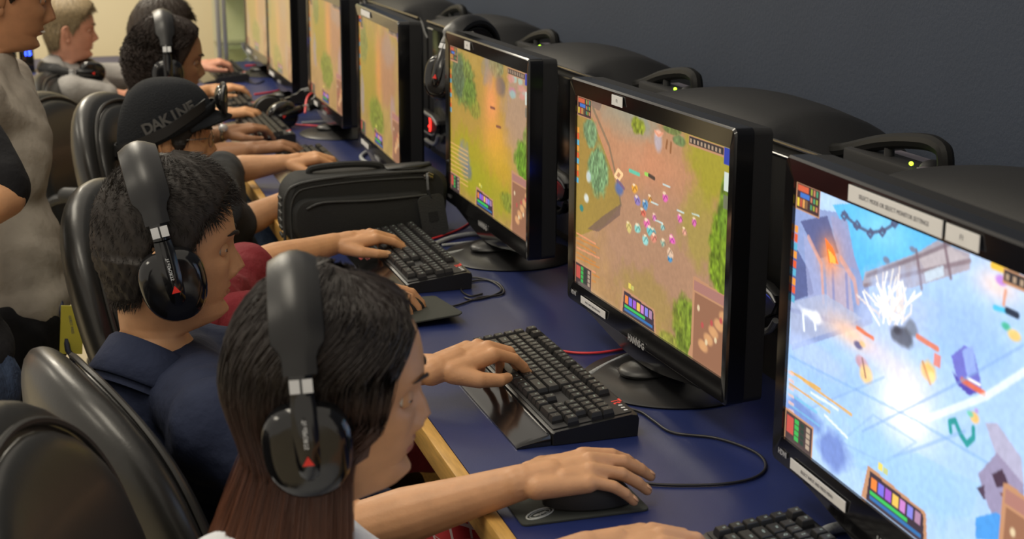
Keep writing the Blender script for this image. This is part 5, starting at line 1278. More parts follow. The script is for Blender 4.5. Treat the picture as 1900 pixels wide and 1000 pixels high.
def long_hair(cfg, m, nst, r, low, curl=0., seed=5, thick=.016, flare=.02, nseg=22, facecut=72, recede=14, tuck=.018):
    T = cfg['T']; fem = cfg.get('fem', 0); style = 'curly' if curl else 'long'; g = np.random.default_rng(seed)
    mb = shell(style, lambda z, a: thick+.004*smooth01((z-.05)/.05)+.011*smooth01((a-85)/60), fem, T, .002)
    # curtain below the ears, continuing the sides and the back
    k = nst; th = g.uniform(math.radians(facecut), math.radians(360-facecut), k); a = np.abs((np.degrees(th)+180) % 360-180)
    zt = np.where(g.random(k) < .75, .1212*np.sin(g.uniform(.15, 1, k)*PI/2), g.uniform(-.05, .05, k)); lowz = low+g.uniform(-.035, .02, k)
    off = thick+.011*smooth01((a-85)/60)+g.uniform(-.003, .004, k)
    # roots at the parting, swept back over the temple: start angle nearer the face at the crown
    th0 = np.where(th < PI, np.interp(np.degrees(th), [facecut, 110, 180], [12, 75, 180]), 360-np.interp(360-np.degrees(th), [facecut, 110, 180], [12, 75, 180]))*PI/180
    t = np.linspace(0, 1, nseg); Z = zt[:, None]*(1-t)+lowz[:, None]*t; u = smooth01(np.clip((.112-Z)/.085, 0, 1)); sg_ = np.where(th < PI, 1, -1)[:, None]; wf = smooth01((130-a)/60)[:, None]; TH = th0[:, None]*(1-u)+th[:, None]*u; TH = TH+sg_*wf*math.radians(recede)*smooth01(np.clip(-(Z+.005)/.05, 0, 1))
    Zc = np.clip(Z, -.085, .1212); P, N = head_nrm(Zc, TH, fem); 
    
    O = P+N*off[:, None, None]; hang = np.clip(-.085-Z, 0, None); O[..., 2] = Z+N[..., 2]*0+np.where(Z > -.085, (N*off[:, None, None])[..., 2], 0)
    out = N.copy(); out[..., 2] = 0; O = O+out*(flare*np.clip(hang/.12, 0, 1)-tuck*smooth01((-.05-Z)/.06))[..., None]
    if curl:
        cid = g.integers(0, 170, k); ph = g.uniform(0, 6.28, 170)[cid][:, None]; cl = np.cumsum(np.ones_like(Z), 1); amp = curl*np.clip(t*4, 0.25, 1); w = 2*PI*np.clip(.12-Z, 0, None)/.026+ph
        O[..., 0] += amp*np.cos(w); O[..., 1] += amp*np.sin(w)*.9; O += N*(g.uniform(0, .018, k)[:, None]*np.clip(t*3, 0, 1))[..., None]
    else:
        O += (g.normal(0, .0012, (k, 1, 3)))+.0018*np.sin(TH*37+Z*22)[..., None]*N
    if curl: keep = a < 500
    blades(mb, T(O.reshape(-1, 3)).reshape(O.shape), r)
    # a closed under-layer so that the curtain is never see-through
    nt = 72; ths = np.linspace(math.radians(facecut+6), math.radians(360-facecut-6), nt); zz = np.linspace(-.02, low+.02, 14); rings = []
    for z in zz:
        cut = facecut+8+34*float(smooth01((-.05-z)/.05)); ths = np.linspace(math.radians(cut), math.radians(360-cut), nt)
        P, N = head_nrm(np.full(nt, max(z, -.085)), ths, fem); n2 = N.copy(); n2[:, 2] = 0; h = max(0, -.085-z)
        Q = P+N*(thick-.004+.011*smooth01((np.abs((np.degrees(ths)+180) % 360-180)-85)/60))[:, None]+n2*(flare*min(1, h/.12)-tuck*float(smooth01((-.05-z)/.06))); Q[:, 2] = z; rings.append(Q)
    V = T(np.concatenate(rings)); mb.add(V, [(i*nt+j, i*nt+j+1, (i+1)*nt+j+1, (i+1)*nt+j) for i in range(13) for j in range(nt-1)])
    return put_hair(cfg, mb, m)
# the girl's hair: dark, dyed chestnut towards the ends
hm = mat('hair_dyed_ends', (.02, .014, .011), .36, noise=.3, nscale=120, spec=.6); nt_ = hm.node_tree; b_ = nt_.nodes['Principled BSDF']
tc_ = nt_.nodes.new('ShaderNodeTexCoord'); sx_ = nt_.nodes.new('ShaderNodeSeparateXYZ'); nt_.links.new(tc_.outputs['Object'], sx_.inputs[0])
rp_ = nt_.nodes.new('ShaderNodeValToRGB'); mr_ = nt_.nodes.new('ShaderNodeMapRange'); zc = float(G['head'][2])
mr_.inputs[1].default_value = zc-.20; mr_.inputs[2].default_value = zc+.02; nt_.links.new(sx_.outputs[2], mr_.inputs[0]); nt_.links.new(mr_.outputs[0], rp_.inputs[0])
e = rp_.color_ramp.elements; e[0].color = (.20, .075, .035, 1); e[1].color = (.020, .014, .012, 1); e.new(.45).color = (.10, .038, .022, 1)
nt_.links.new(rp_.outputs[0], b_.inputs['Base Color'])
long_hair(G, hm, 9000, .0008, -.27, seed=5, thick=.006, flare=.040, facecut=58, recede=20, tuck=.0)
long_hair(P5, H_CURL, 3400, .0012, -.26, curl=.011, seed=6, thick=.011, flare=.05, nseg=44, facecut=84)

# --- beanie, goggles, glasses
T4, R4, body4 = P4['T'], P4['R'], P4['obj']
def tl4(mb): o = MB(); o.v = [T4(mb.verts())]; o.f = mb.f; o.m = mb.m; o.n = mb.n; return o
def tilt(z, x): return z
bn = MB(); nt = 96; th = np.arange(nt)/nt*2*PI; rings = []
low = .030+.075*(np.cos(th)*.5)-.045*(1-np.cos(th))*.5     # lower rim: high at the brow, low at the nape
for s in np.linspace(0, 1, 26):
    u = s*PI/2*.985; 
    zt = low*(1-math.sin(u))+.150*math.sin(u)
    P, N = head_nrm(np.clip(low*(1-s)+.115*s, -.08, .1205), th, 0)
    base = np.stack([.119*np.cos(th)-.012-.006*math.sin(u), .094*np.sin(th)], 1)*(math.cos(u)**.72)
    base[:, 0] += -.010*math.sin(u)
    rings.append(np.stack([base[:, 0], base[:, 1], zt], 1))
bn.loft(rings[::-1])
hat = thing('beanie', 'black brimmed beanie with grey lettering worn by the person in charcoal', 'hat', T4((0, 0, .08)))
sub('crown', tl4(bn), C_BEANIE, hat, sharp=None)
rb = MB(); rings = []
for dz, e_ in ((-.004, -.002), (-.004, .004), (.026, .005), (.028, .001)):
    rings.append(np.stack([(.119+e_)*np.cos(th)-.012, (.094+e_)*np.sin(th), low+dz], 1))
rb.loft(rings, cap=False); sub('fold_band', tl4(rb), C_BEANIE, hat, sharp=None)
brm = MB(); rings = []
for q in np.linspace(-1.05, 1.05, 25):
    i0 = np.array([.112*math.cos(q)-.012, .092*math.sin(q), .030+.075*.5*math.cos(q)-.0225*(1-math.cos(q))]); ext = .048*max(0, math.cos(q*1.45))**.6+.004
    o0 = i0+np.array([math.cos(q)*ext, math.sin(q)*ext*.5, -.010-.004*math.cos(q)])
    rings.append(np.array([i0+[0, 0, .004], o0+[0, 0, .003], o0+[.0015, 0, 0], o0+[0, 0, -.003], i0+[0, 0, -.004]]))
brm.loft(rings); sub('brim', tl4(brm), C_BEANIE, hat, sharp=None)
# lettering on the near side, following the rim
word = 'DAKINE'; 
for i, chh in enumerate(word[:6]):
    q = math.radians(-110+10.2*i); lo = .030+.0375*math.cos(q)-.0225*(1-math.cos(q)); u0 = .05
    c = np.array([.1215*math.cos(q)-.013, .0965*math.sin(q), lo+.047]); tx = nz([-math.sin(q)*.119, math.cos(q)*.094, -.06*math.sin(q)]); nrm = nz([math.cos(q)/.119, math.sin(q)/.094, .25]); upv = nz(np.cross(nrm, tx))
    sub('lettering', tl4(text_mb(chh, .038, .0012, c-nrm*.001, tx, upv, True)), C_PRINT, hat, smooth=False)
gg = thing('goggles', 'black ski goggles pushed up on the front of the beanie', 'goggles', T4((.11, 0, .085)))
fr = MB(); 
for s in (-1, 1):
    P = [];
    for a in np.arange(25)/24*2*PI: yy = .034+.030*math.cos(a); P.append((.136-.55*yy*yy/.09*.35, s*yy, .090+.031*math.sin(a)+.008))
    fr.tube(P, .0065, 8)
sub('frame', tl4(fr), M_SATIN, gg); ln = MB()
for s in (-1, 1): ln.ell((.124, s*.034, .098), (.014, .029, .028))
sub('lens', tl4(ln), M_GLOSS, gg)
sb = MB(); rings = []
for q in np.linspace(math.radians(40), math.radians(320), 40):
    lo = .030+.0375*math.cos(q)-.0225*(1-math.cos(q)); z = lo+.020+.022*max(0, math.cos(q)); c = np.array([.124*math.cos(q)-.012, .099*math.sin(q), z]); n_ = nz([math.cos(q), math.sin(q), 0])
    rings.append(np.array([c+n_*a_+np.array([0, 0, b_2]) for a_, b_2 in ((0, -.014), (.003, -.014), (.003, .014), (0, .014))]))
sb.loft(rings); sub('strap', tl4(sb), M_MATTE, gg)
gl = thing('glasses', 'thin wire glasses of the beanie wearer', 'glasses', T4((.10, 0, 0)))
fm = MB()
for s in (-1, 1):
    fm.tube([(.104-.006*(math.cos(a)+1), s*(.032+.022*math.cos(a)), -.004+.017*math.sin(a)) for a in np.arange(25)/24*2*PI], .0011, 6)
    fm.tube([(.092, s*.055, .004), (.05, s*.076, .004), (-.005, s*.079, .004), (-.02, s*.077, -.012)], .0012, 6)
fm.tube([(.104, -.010, 0), (.106, 0, .003), (.104, .010, 0)], .0012, 6); sub('wire_frame', tl4(fm), M_RIM, gl)

# --- headsets in use
worn_headset(G, 'black headset with silver inserts on the long-haired girl nearest the camera', off=(-.030, 0, .006), pitch=-7, top=.119)
worn_headset(P2, 'black headset with silver inserts on the navy polo wearer', off=(-.006, 0, .004), pitch=-14, top=.130)
worn_headset(P5, 'black headset worn over the long curly hair', off=(-.012, 0, .0), pitch=-6, near=False, hw=.098, top=.130)
c7 = at(132, 128, 6.26); R7 = np.array(Matrix.Rotation(math.radians(8), 3, 'Z'))@np.array(Matrix.Rotation(math.radians(-84), 3, 'Y'))
placed_headset(c7+np.array([.03, 0, -.005]), R7, 'black headset hanging round the neck of the sandy haired person')
# worn watch
w = onz(413, 246, .812); mbw = MB(); mbw.tube([w+np.array([.006*math.cos(a), .031*math.cos(a), .026*math.sin(a)]) for a in np.arange(25)/24*2*PI], .005, 6)
ws = thing('wristwatch', 'metal wristwatch on the left wrist of the curly haired person', 'watch', w); sub('strap', mbw, M_RIM, ws); mbw = MB(); mbw.ell(w+np.array([.0, -.026, .018]), (.015, .006, .012)); sub('case', mbw, M_SILVER, ws)
# yellow pass hanging from the standing person's belt
p = at(133, 612, 3.2); ly = thing('name_badge', 'yellow card badge hanging at the hip of the standing person', 'badge', p)
cd = MB(); cd.box(p, (.046, .003, .105), .001, R=np.array(Matrix.Rotation(math.radians(6), 3, 'Y'))); sub('card', cd, mat('yellow_card', (.62, .56, .06), .5), ly, smooth=False)
sub('card_text', text_mb('GUEST PASS', .0075, .0002, p+np.array([0, -.0022, .012]), (.1, 0, -1), (1, 0, .1)), M_INK, ly, smooth=False)
ln = MB(); ln.tube([at(112, 560, 3.25), at(118, 600, 3.21), at(126, 650, 3.2), at(133, 660, 3.2)], .006, 6); sub('lanyard', ln, mat('navy_ribbon', (.02, .025, .06), .6), ly)
# ------------------------------------------------------------------ keyboards
ROWS = []                                                    # (row from the back, offset from the far end in units, width, legend)
def _row(r, items, x0=0.):
    x = x0
    for it in items:
        if isinstance(it, (int, float)): x += it; continue
        w, g = it if isinstance(it, tuple) else (1, it)
        ROWS.append((r, x, w, g)); x += w
_row(0, ['Esc', 1, 'F1', 'F2', 'F3', 'F4', .5, 'F5', 'F6', 'F7', 'F8', .5, 'F9', 'F10', 'F11', 'F12', .25, 'Prt', 'Scr', 'Pau'], 1.4)
_row(1.25, ['`'] + list('1234567890-=') + [(2, 'Back'), .25, 'Ins', 'Hm', 'PU', .25, 'Num', '/', '*', '-'], 1.4)
_row(2.25, [(1.5, 'Tab')] + list('QWERTYUIOP[]') + [(1.5, '\\'), .25, 'Del', 'End', 'PD', .25, '7', '8', '9'], 1.4)
_row(3.25, [(1.75, 'Caps')] + list('ASDFGHJKL;\'') + [(2.25, 'Enter'), 3.5, '4', '5', '6'], 1.4)
_row(4.25, [(2.25, 'Shift')] + list('ZXCVBNM,./') + [(2.75, 'Shift'), 1.25, '^', 1.25, '1', '2', '3'], 1.4)
_row(5.25, [(1.25, 'Ctrl'), (1.25, 'Fn'), (1.25, 'Alt'), (6.25, ''), (1.25, 'Alt'), (1.25, 'Fn'), (1.25, 'Menu'), (1.25, 'Ctrl'), .25, '<', 'v', '>', .25, (2, '0'), '.'], 1.4)
ROWS.append((2.25, 22.9, 1, '+')); ROWS.append((4.25, 22.9, 1, 'Ent'))
for k in range(6): ROWS.append(([1.25, 2.25, 3.25, 4.25, 5.25, 0][k], 0, 1, ['T1', 'T2', 'T3', 'T4', 'T5', 'T6'][k]))
U = .0188; KL = .462; XK = .052                              # key pitch, board length, start of the board behind the palm rest
TB = math.radians(6.5)
def kpos(r, x, w): return np.array([XK+.008+(6.25-r-.5)*U*.985, KL/2-.012-(x+w/2)*U*1.0, .0])
KM = {}
def key_mesh(w, g):
    if (w, g) in KM: return KM[(w, g)]
    m = MB(); a, b = U*.47, w*U/2-U*.03; R = []
    for z, s, dx in ((-.004, 1., 0), (.004, .97, 0), (.0095, .80, .0006), (.0105, .72, .0006)):
        q = b-(1-s)*a; p = a*s; r = .0015
        R.append([(dx-p, -q, z), (dx+p, -q, z), (dx+p, q, z), (dx-p, q, z)])
    m.loft(R)
    if g:
        sz = .0065 if len(g) == 1 else .0042
        m.merge(text_mb(g, sz, .00012, (.0022, min(b-.006, 0) if len(g) == 1 else 0, .0105), (0, -1, 0), (1, 0, 0), True), 1)
    KM[(w, g)] = to_mesh('key', m.verts(), m.f, [M_KEY, M_LEGEND], m.m, False); return KM[(w, g)]
def lean_k(v):                                               # the board slopes up to the back
    v = np.asarray(v, float).reshape(-1, 3).copy(); x = v[:, 0]-XK; z = v[:, 2].copy(); v[:, 2] = z*math.cos(TB)+x*math.sin(TB)+.018; v[:, 0] = XK+x*math.cos(TB)-z*math.sin(TB); return v
def keyboard(loc, label, detail, rz=0.):
    t = thing('keyboard', label, 'keyboard', loc, rz, 'black gaming keyboards along the desk')
    b = MB(); n = 16; L = KL/2+.004; prof = [(XK, .001), (XK, .019), (XK+.004, .0215), (XK+.125, .036), (XK+.134, .034), (XK+.137, .026), (XK+.135, .001)]
    R = []
    for y, s in ((-L, .97), (-L+.003, 1.), (L-.003, 1.), (L, .97)): R.append(np.array([[XK+.068+(x-XK-.068)*s, y, .001+(z-.001)*(s if s < 1 else 1)] for x, z in prof]))
    b.loft(R); obj('board', b, M_SATIN, t)
    rim = MB(); rim.v = [lean_k(MB().box((XK+.066, 0, .0045), (.124, KL-.006, .002), .0008).verts())]; q = MB().box((0, 0, 0), (1, 1, 1), .01); rim.f = q.f; rim.m = q.m; rim.n = q.n
    obj('key_bed', rim, M_DARK, t)
    p = MB(); R = []
    for y, s in ((-KL/2-.002, .6), (-KL/2+.001, .95), (-KL/2+.01, 1.), (KL/2-.01, 1.), (KL/2-.001, .95), (KL/2+.002, .6)):
        R.append(np.array([[x, y, z*s+.0005] for x, z in ((-.002, .0), (-.002, .003), (.006, .0065), (.026, .012), (.046, .0165), (.0505, .0165), (.0505, 0))]))
    p.loft(R); pr = obj('palm_rest', p, M_GLOSS, t)
    lg = MB(); sl = math.atan2(.0055, .020); Xd, Yd = (0, -1, 0), (math.cos(sl), 0, math.sin(sl))
    lg.merge(text_mb('TteSPORTS', .0115, .0002, (.028, .055, .0130), Xd, Yd, True)); lg.merge(text_mb('MEKA', .009, .0002, (.017, .055, .0100), Xd, Yd, True)); e = obj('red_lettering', lg, M_RED, pr, smooth=False); e['label'] = 'red lettering on the palm rest'
    keys = []
    if detail:
        def place(me, c, nm='key'):
            o = link(nm, me, t); p3 = lean_k(c+np.array([0, 0, .006]))[0]; o.location = tuple(p3); o.rotation_euler = (0, -TB, 0); return o
        rows = ROWS[:100]
        for r, x, w, g in rows: place(key_mesh(w, g), kpos(r, x, w))
        rest = ROWS[100:]; m = MB()
        for r, x, w, g in rest:
            me = key_mesh(w, g); c = kpos(r, x, w); V = np.array([v.co[:] for v in me.vertices]); c2 = c+np.array([0, 0, .006])
            m.add(lean_k(V+c2), [tuple(p.vertices) for p in me.polygons], [p.material_index for p in me.polygons])
        o = obj('keys', m, [M_KEY, M_LEGEND], t, smooth=False); o['kind'] = 'stuff'
    else:
        m = MB()
        for r, x, w, g in ROWS:
            c = kpos(r, x, w)+np.array([0, 0, .006]); a_, b_ = U*.46, w*U/2-U*.04
            R = [lean_k(c+np.array([(-a_*s, -b_*s, z), (a_*s, -b_*s, z), (a_*s, b_*s, z), (-a_*s, b_*s, z)])) for z, s in ((-.004, 1.), (.010, .8))]
            m.loft(R)
        obj('keys', m, M_KEY, t, smooth=False)
    cb = MB(); pt = np.array([XK+.124, -KL/2+.052, .0055])
    tt = text_mb('Tt', .020, .0003, lean_k(pt+np.array([-.002, 0, 0]))[0], (0, -1, 0), (math.cos(TB), 0, math.sin(TB)), True); e = obj('red_emblem', tt, M_RED, t, smooth=False); e['label'] = 'red emblem beside the indicator lights'
    for k in range(3):
        l = MB(); l.box(lean_k(np.array([XK+.122, -KL/2+.034-.011*k, .0056]))[0], (.006, .0035, .001), .0002); obj('indicator_light', l, M_WLED, t)
    return t
keyboard((.155, -.895, DZ), 'black keyboard at the bottom edge under the nearest left hand', True)
keyboard((.088, -.033, DZ), 'black keyboard with red lettering in front of the sandy-picture monitor', True, .01)
keyboard((.078, .868, DZ), 'black keyboard beside the laptop bag, red emblem lit at its near corner', True, .005)
keyboard((.062, 2.03, DZ), 'black keyboard directly beyond the laptop bag', False)
keyboard((.018, 2.77, DZ), 'black keyboard under the hand wearing the wristwatch', False)
keyboard((-.004, 3.47, DZ), 'second farthest black keyboard, left of the headset on the desk', False)
keyboard((.080, 4.42, DZ), 'farthest black keyboard, by the clear trophy', False)

# ------------------------------------------------------------------ mice and pads
def mouse(loc, rz, label, light=None):
    t = thing('mouse', label, 'mouse', loc, rz, 'mice on the desk')
    m = MB(); R = []; n = 28
    for s in np.linspace(0, 1, 13):
        u = s*PI/2; R.append(np.array([[.060*math.cos(u)**.5*math.cos(a)*(1), .031*math.cos(u)**.55*math.sin(a)*(1-.14*math.sin(a*0)*0-.12*(1-abs(math.cos(a)))*0), .003+.036*math.sin(u)*(1)+.0*a] for a in np.arange(n)/n*2*PI])+np.array([-.008*s, 0, 0]))
    m.loft(R); obj('shell', m, M_MATTE, t); obj('scroll_wheel', MB().ell((.030, 0, .030), (.010, .003, .010)), M_DARK, t)
    if light: obj('glowing_strip', MB().ell((-.052, 0, .016), (.006, .024, .008)), light, t)
    return t
def pad(x0, x1, y0, y1, label, rz=0., curl=0.):
    c = ((x0+x1)/2, (y0+y1)/2); t = thing('mouse_pad', label, 'mouse pad', (*c, DZ+.0004), rz)
    w, h = x1-x0, y1-y0; m = MB(); P = rrect(w, h, .008, 5)[:, 1:]; R = []
    def z(p): return curl*max(0, (p[0]/w+.5)-.6)**2*max(0, .5-p[1]/h)*4
    R = [np.array([[p[0]*k, p[1]*k, zz+z(p)] for p in P]) for zz, k in ((0, .995), (.0004, 1), (.0026, 1), (.003, .995))]
    m.loft(R); obj('cloth', m, M_PAD, t); return t
pd = pad(.016, .190, -.532, -.352, 'dark mouse pad with oval print under the nearest mouse hand')
g = MB(); cx, cy = -.055, -.062
g.tube([(cx+.021*math.cos(a), cy+.012*math.sin(a)+.010*math.cos(a), .0031) for a in np.arange(33)/32*2*PI], .0012, 5); g.tube([(cx+.016*math.cos(a), cy+.008*math.sin(a)+.008*math.cos(a), .0031) for a in np.arange(33)/32*2*PI], .0005, 4)
g.merge(text_mb('esport', .0085, .0002, (cx, cy, .0032), (.9, .42, 0), (-.42, .9, 0), True)); obj('oval_print', g, M_PADLOGO, pd, smooth=False)
pad(-.03, .182, .392, .595, 'dark mouse pad with lifted corner beside the girl\'s head', .02, .03)
pad(.03, .22, 1.50, 1.70, 'dark mouse pad behind the laptop bag')
mouse((.118, -.490, DZ+.0034), -.16, 'black mouse under the right hand of the navy polo wearer')
q = P3['wrR']+np.array([.095, 0, 0]); mouse((q[0], q[1], DZ+.0034), 0, 'black mouse under the hand just above the girl\'s hair')
mouse((.165, 2.29, DZ), -.05, 'black mouse under the right hand of the curly haired person')
p = onz(437, 206, .775); mouse((p[0], p[1], DZ), 0, 'mouse glowing red at its back, beyond the wristwatch', M_REDLED)

# ------------------------------------------------------------------ cables
def cable(pts, r, m, label, z=.0, n=60, zs=None):
    P = []
    for i, (px, py) in enumerate(pts): q = onz(px, py, DZ+r+.0006+(zs[i] if zs else 0)); P.append(q)
    S = spline(P, n); S[:, 2] = np.maximum(S[:, 2], DZ+r+.0004); c = S.mean(0); c[2] = DZ; o = obj('cable', MB().tube(S, r, 7), m, origin=c, sharp=None)
    return tag(o, label, 'cable')
cable([(1186, 896), (1250, 900), (1340, 898), (1400, 886), (1421, 864), (1400, 838), (1330, 813), (1250, 803), (1215, 782), (1190, 765), (1160, 757)], .0022, M_BLKCORD, 'thin black mouse cable looping across the desk in front of the icy blue monitor')
cable([(780, 573), (840, 568), (890, 552), (933, 545), (925, 526), (890, 516), (858, 515)], .0020, M_BLKCORD, 'thin black cable crossing the mouse pad with lifted corner')
cable([(862, 552), (880, 556), (915, 548), (930, 536), (905, 520), (868, 524), (856, 538), (872, 549), (895, 545)], .0020, M_BLKCORD, 'coiled thin black cable by the near corner of the keyboard next to the laptop bag')
cable([(1030, 650), (1080, 655), (1130, 652), (1190, 640), (1240, 625)], .0024, M_REDCORD, 'red cable behind the keyboard in front of the sandy-picture monitor')
cable([(1095, 695), (1130, 676), (1180, 655), (1240, 640)], .0055, M_GREYCORD, 'thick grey cable beside the stand of the sandy-picture monitor')
cable([(790, 460), (840, 440), (890, 433), (940, 440), (975, 455)], .0055, M_GREYCORD, 'upper thick grey cable by the woodland-picture monitor stand')
cable([(820, 474), (870, 464), (915, 450), (945, 436)], .0060, M_GREYCORD, 'lower thick grey cable by the woodland-picture monitor stand')
cable([(820, 455), (870, 450), (915, 448), (950, 447)], .0035, M_GREYCORD, 'thin braided cable lying between the two thick grey ones')
cable([(785, 448), (830, 434), (862, 420), (880, 405)], .0026, M_REDCORD, 'red cable just right of the hanging luggage tag')
cable([(520, 229), (560, 232), (600, 233), (640, 226), (665, 216)], .0030, M_REDCORD, 'pink-red cable behind the keyboard with the wristwatch hand')
cable([(560, 228), (600, 226), (650, 226)], .0045, M_GREYCORD, 'grey cable lying next to the pink-red cable')
cable([(472, 175), (495, 172), (515, 168), (530, 160)], .0034, M_REDCORD, 'pink-red cable beyond the headset lying on the desk')
cable([(706, 285), (685, 281), (670, 290), (680, 301), (715, 308), (740, 310)], .0060, M_GREYCORD, 'looped grey cable under the monitor beyond the laptop bag')
cable([(425, 145), (450, 150), (475, 155), (490, 150)], .0030, M_BLKCORD, 'thin black cable in front of the farthest monitor')
cable([(455, 122), (470, 121), (480, 120)], .0034, M_REDCORD, 'short red cable by the farthest keyboard')
cable([(1500, 1030), (1522, 994), (1550, 980), (1590, 978), (1640, 992), (1700, 1010)], .0075, M_GREYCORD, 'thick braided cable arching at the bottom edge under the icy blue monitor')
cable([(452, 330), (480, 322), (515, 318)], .0028, M_REDCORD, 'red cable at the desk edge left of the laptop bag')
cable([(560, 336), (600, 322), (645, 322), (665, 312), (690, 300)], .0045, M_BLKCORD, 'black cable running from the keyboard beyond the laptop bag')

# ------------------------------------------------------------------ laptop bag
bx, by = .152, 1.215
bag = thing('laptop_bag', 'black nylon laptop bag standing on the desk between two monitors', 'bag', (bx, by, DZ))
W2, D2, H2 = .192, .066, .150
m = MB(); R = []
for y, k, r in ((-D2, .93, .05), (-D2+.010, .985, .052), (-D2+.022, 1., .055), (D2-.022, 1., .055), (D2-.008, .98, .052), (D2, .92, .045)):
    P = rrect(2*W2*k, H2*k, r*.8, 8, y, 0, H2/2); R.append(np.array([[p[1]+.012*(p[2]/H2), y+.01*math.sin(p[1]*14+1)*.4, max(.001, p[2])+.006*math.sin(p[1]*9+1.3)*(p[2]/H2)] for p in P]))
m.loft(R); obj('body', m, M_NYLON, bag)
fp = MB(); R = []
for y, k in ((-D2-.026, .86), (-D2-.022, .95), (-D2-.010, 1.), (-D2+.004, 1.)):
    P = rrect(.325*k, .100*k, .036, 8, 0, 0, .056); R.append(np.array([[p[1]-.008, y, max(.002, p[2])] for p in P]))
fp.loft(R[::-1]); pk = obj('front_pocket', fp, M_NYLON, bag)
def rib(name, pts, r, mt, par=bag, n=60): return obj(name, MB().tube(spline(pts, n), r, 8), mt, par)
rib('piping', [(-W2+.004, -D2-.002, .01), (-W2+.004, -D2-.002, .07), (-W2+.010, -D2-.002, .115), (-W2+.040, -D2-.002, .139), (-.05, -D2-.002, .150), (.08, -D2-.002, .152), (.15, -D2-.002, .151)], .0035, M_BAGTRIM)
rib('piping', [(-W2+.020, -D2-.004, .01), (-W2+.020, -D2-.004, .08), (-W2+.034, -D2-.004, .118), (-W2+.07, -D2-.003, .130), (-.02, -D2-.003, .137), (.10, -D2-.003, .138), (.15, -D2-.003, .136)], .0025, M_BAGTRIM)
rib('zipper', [(-.14, -D2-.027, .085), (-.10, -D2-.029, .098), (0, -D2-.029, .096), (.08, -D2-.029, .098), (.14, -D2-.026, .100)], .0028, M_BAGTRIM)
hd = MB(); hd.tube(spline([(-.115, 0, H2-.004), (-.11, 0, H2+.010), (-.05, -.004, H2+.016), (.01, -.004, H2+.015), (.05, 0, H2+.008), (.055, 0, H2-.004)], 30), .008, 8, flat=1.); obj('handle', hd, M_NYLON, bag)
st = MB(); st.ribbon(spline([(.06, -.02, H2+.006), (.10, -.04, H2+.012), (.15, -.02, H2+.010), (.18, .03, H2+.002)], 20), np.full(20, .014), [0, 1, .1]); q = obj('shoulder_strap', st, M_BAGTRIM, bag); so = q.modifiers.new('thickness', 'SOLIDIFY'); so.thickness = .003
bk = MB(); bk.tube([(.142, -D2-.006, .140), (.150, -D2-.010, .148), (.160, -D2-.008, .142)], .003, 6); bk.box((.150, -D2-.004, .138), (.022, .004, .012), .001); obj('buckle', bk, M_RIM, bag)
for k in range(6): 
    z = .018+.017*k; b = MB().box((-W2+.001+.0*k, -D2+.03, z), (.006, .04, .008), .002); obj('side_loop', b, M_BAGTRIM, bag)
tg = thing('luggage_tag', 'black leather luggage tag hanging from the right end of the laptop bag', 'tag', (bx+.152, by-D2-.036, DZ+.052))
Rt = np.array(Matrix.Rotation(math.radians(-8), 3, 'Y')); P = rrect(.062, .098, .014, 6); mk = MB(); mk.loft([np.array([[p[1], yy, p[2]] for p in P])@Rt.T for yy in (-.003, -.001, .002, .003)][::-1]); obj('leather_sleeve', mk, M_BAGTRIM, tg)
P = rrect(.022, .024, .004, 4); mk = MB(); mk.loft([np.array([[p[1], yy, p[2]-.002] for p in P])@Rt.T for yy in (-.0042, -.0030)][::-1]); obj('embossed_square', mk, M_NYLON, tg)
mk = MB(); mk.tube([(-.004, 0, .040), (-.012, -.004, .062), (-.010, .010, .088), (-.008, .024, .094)], .0045, 6, flat=.4); obj('strap', mk, M_BAGTRIM, tg)

# ------------------------------------------------------------------ loose headsets
A_ = at(804, 110, 3.58); B_ = at(925, 132, 3.80); yl = nz(A_-B_); c = (A_+B_)/2; top = at(872, 46, 3.72); zu = np.array([.15, 0, 1.]); zu = nz(zu-yl*(zu@yl)); xf = np.cross(yl, zu)
placed_headset(c, np.stack([xf, yl, zu], 1), 'black headset draped over the top left corner of the woodland-picture monitor', top=.098)
A_ = onz(517, 203, DZ+.045); B_ = onz(562, 206, DZ+.045); c = (A_+B_)/2; yl = nz(np.array([-.15, 1, 0])); zu = nz(np.array([-.3, -.1, .18])); zu = nz(zu-yl*(zu@yl)); zu = nz(np.array([.9, .135, .25])); zu = nz(zu-yl*(zu@yl)); xf = np.cross(yl, zu)
placed_headset(np.array([c[0]-.02, c[1], DZ+.052]), np.stack([xf, yl, zu], 1), 'black headset lying on the desk with a red cable')
cbl = MB().tube(spline([(c[0]+.03, c[1]-.12, DZ+.05), (c[0]+.05, c[1]-.06, DZ+.095), (c[0]+.09, c[1]-.0, DZ+.10), (c[0]+.14, c[1]-.03, DZ+.07), (c[0]+.15, c[1]-.06, DZ+.006)], 30), .0035, 7)
o = obj('cable', cbl, M_REDCORD, origin=(c[0]+.1, c[1]-.06, DZ)); tag(o, 'red cable arching over the headset lying on the desk', 'cable')

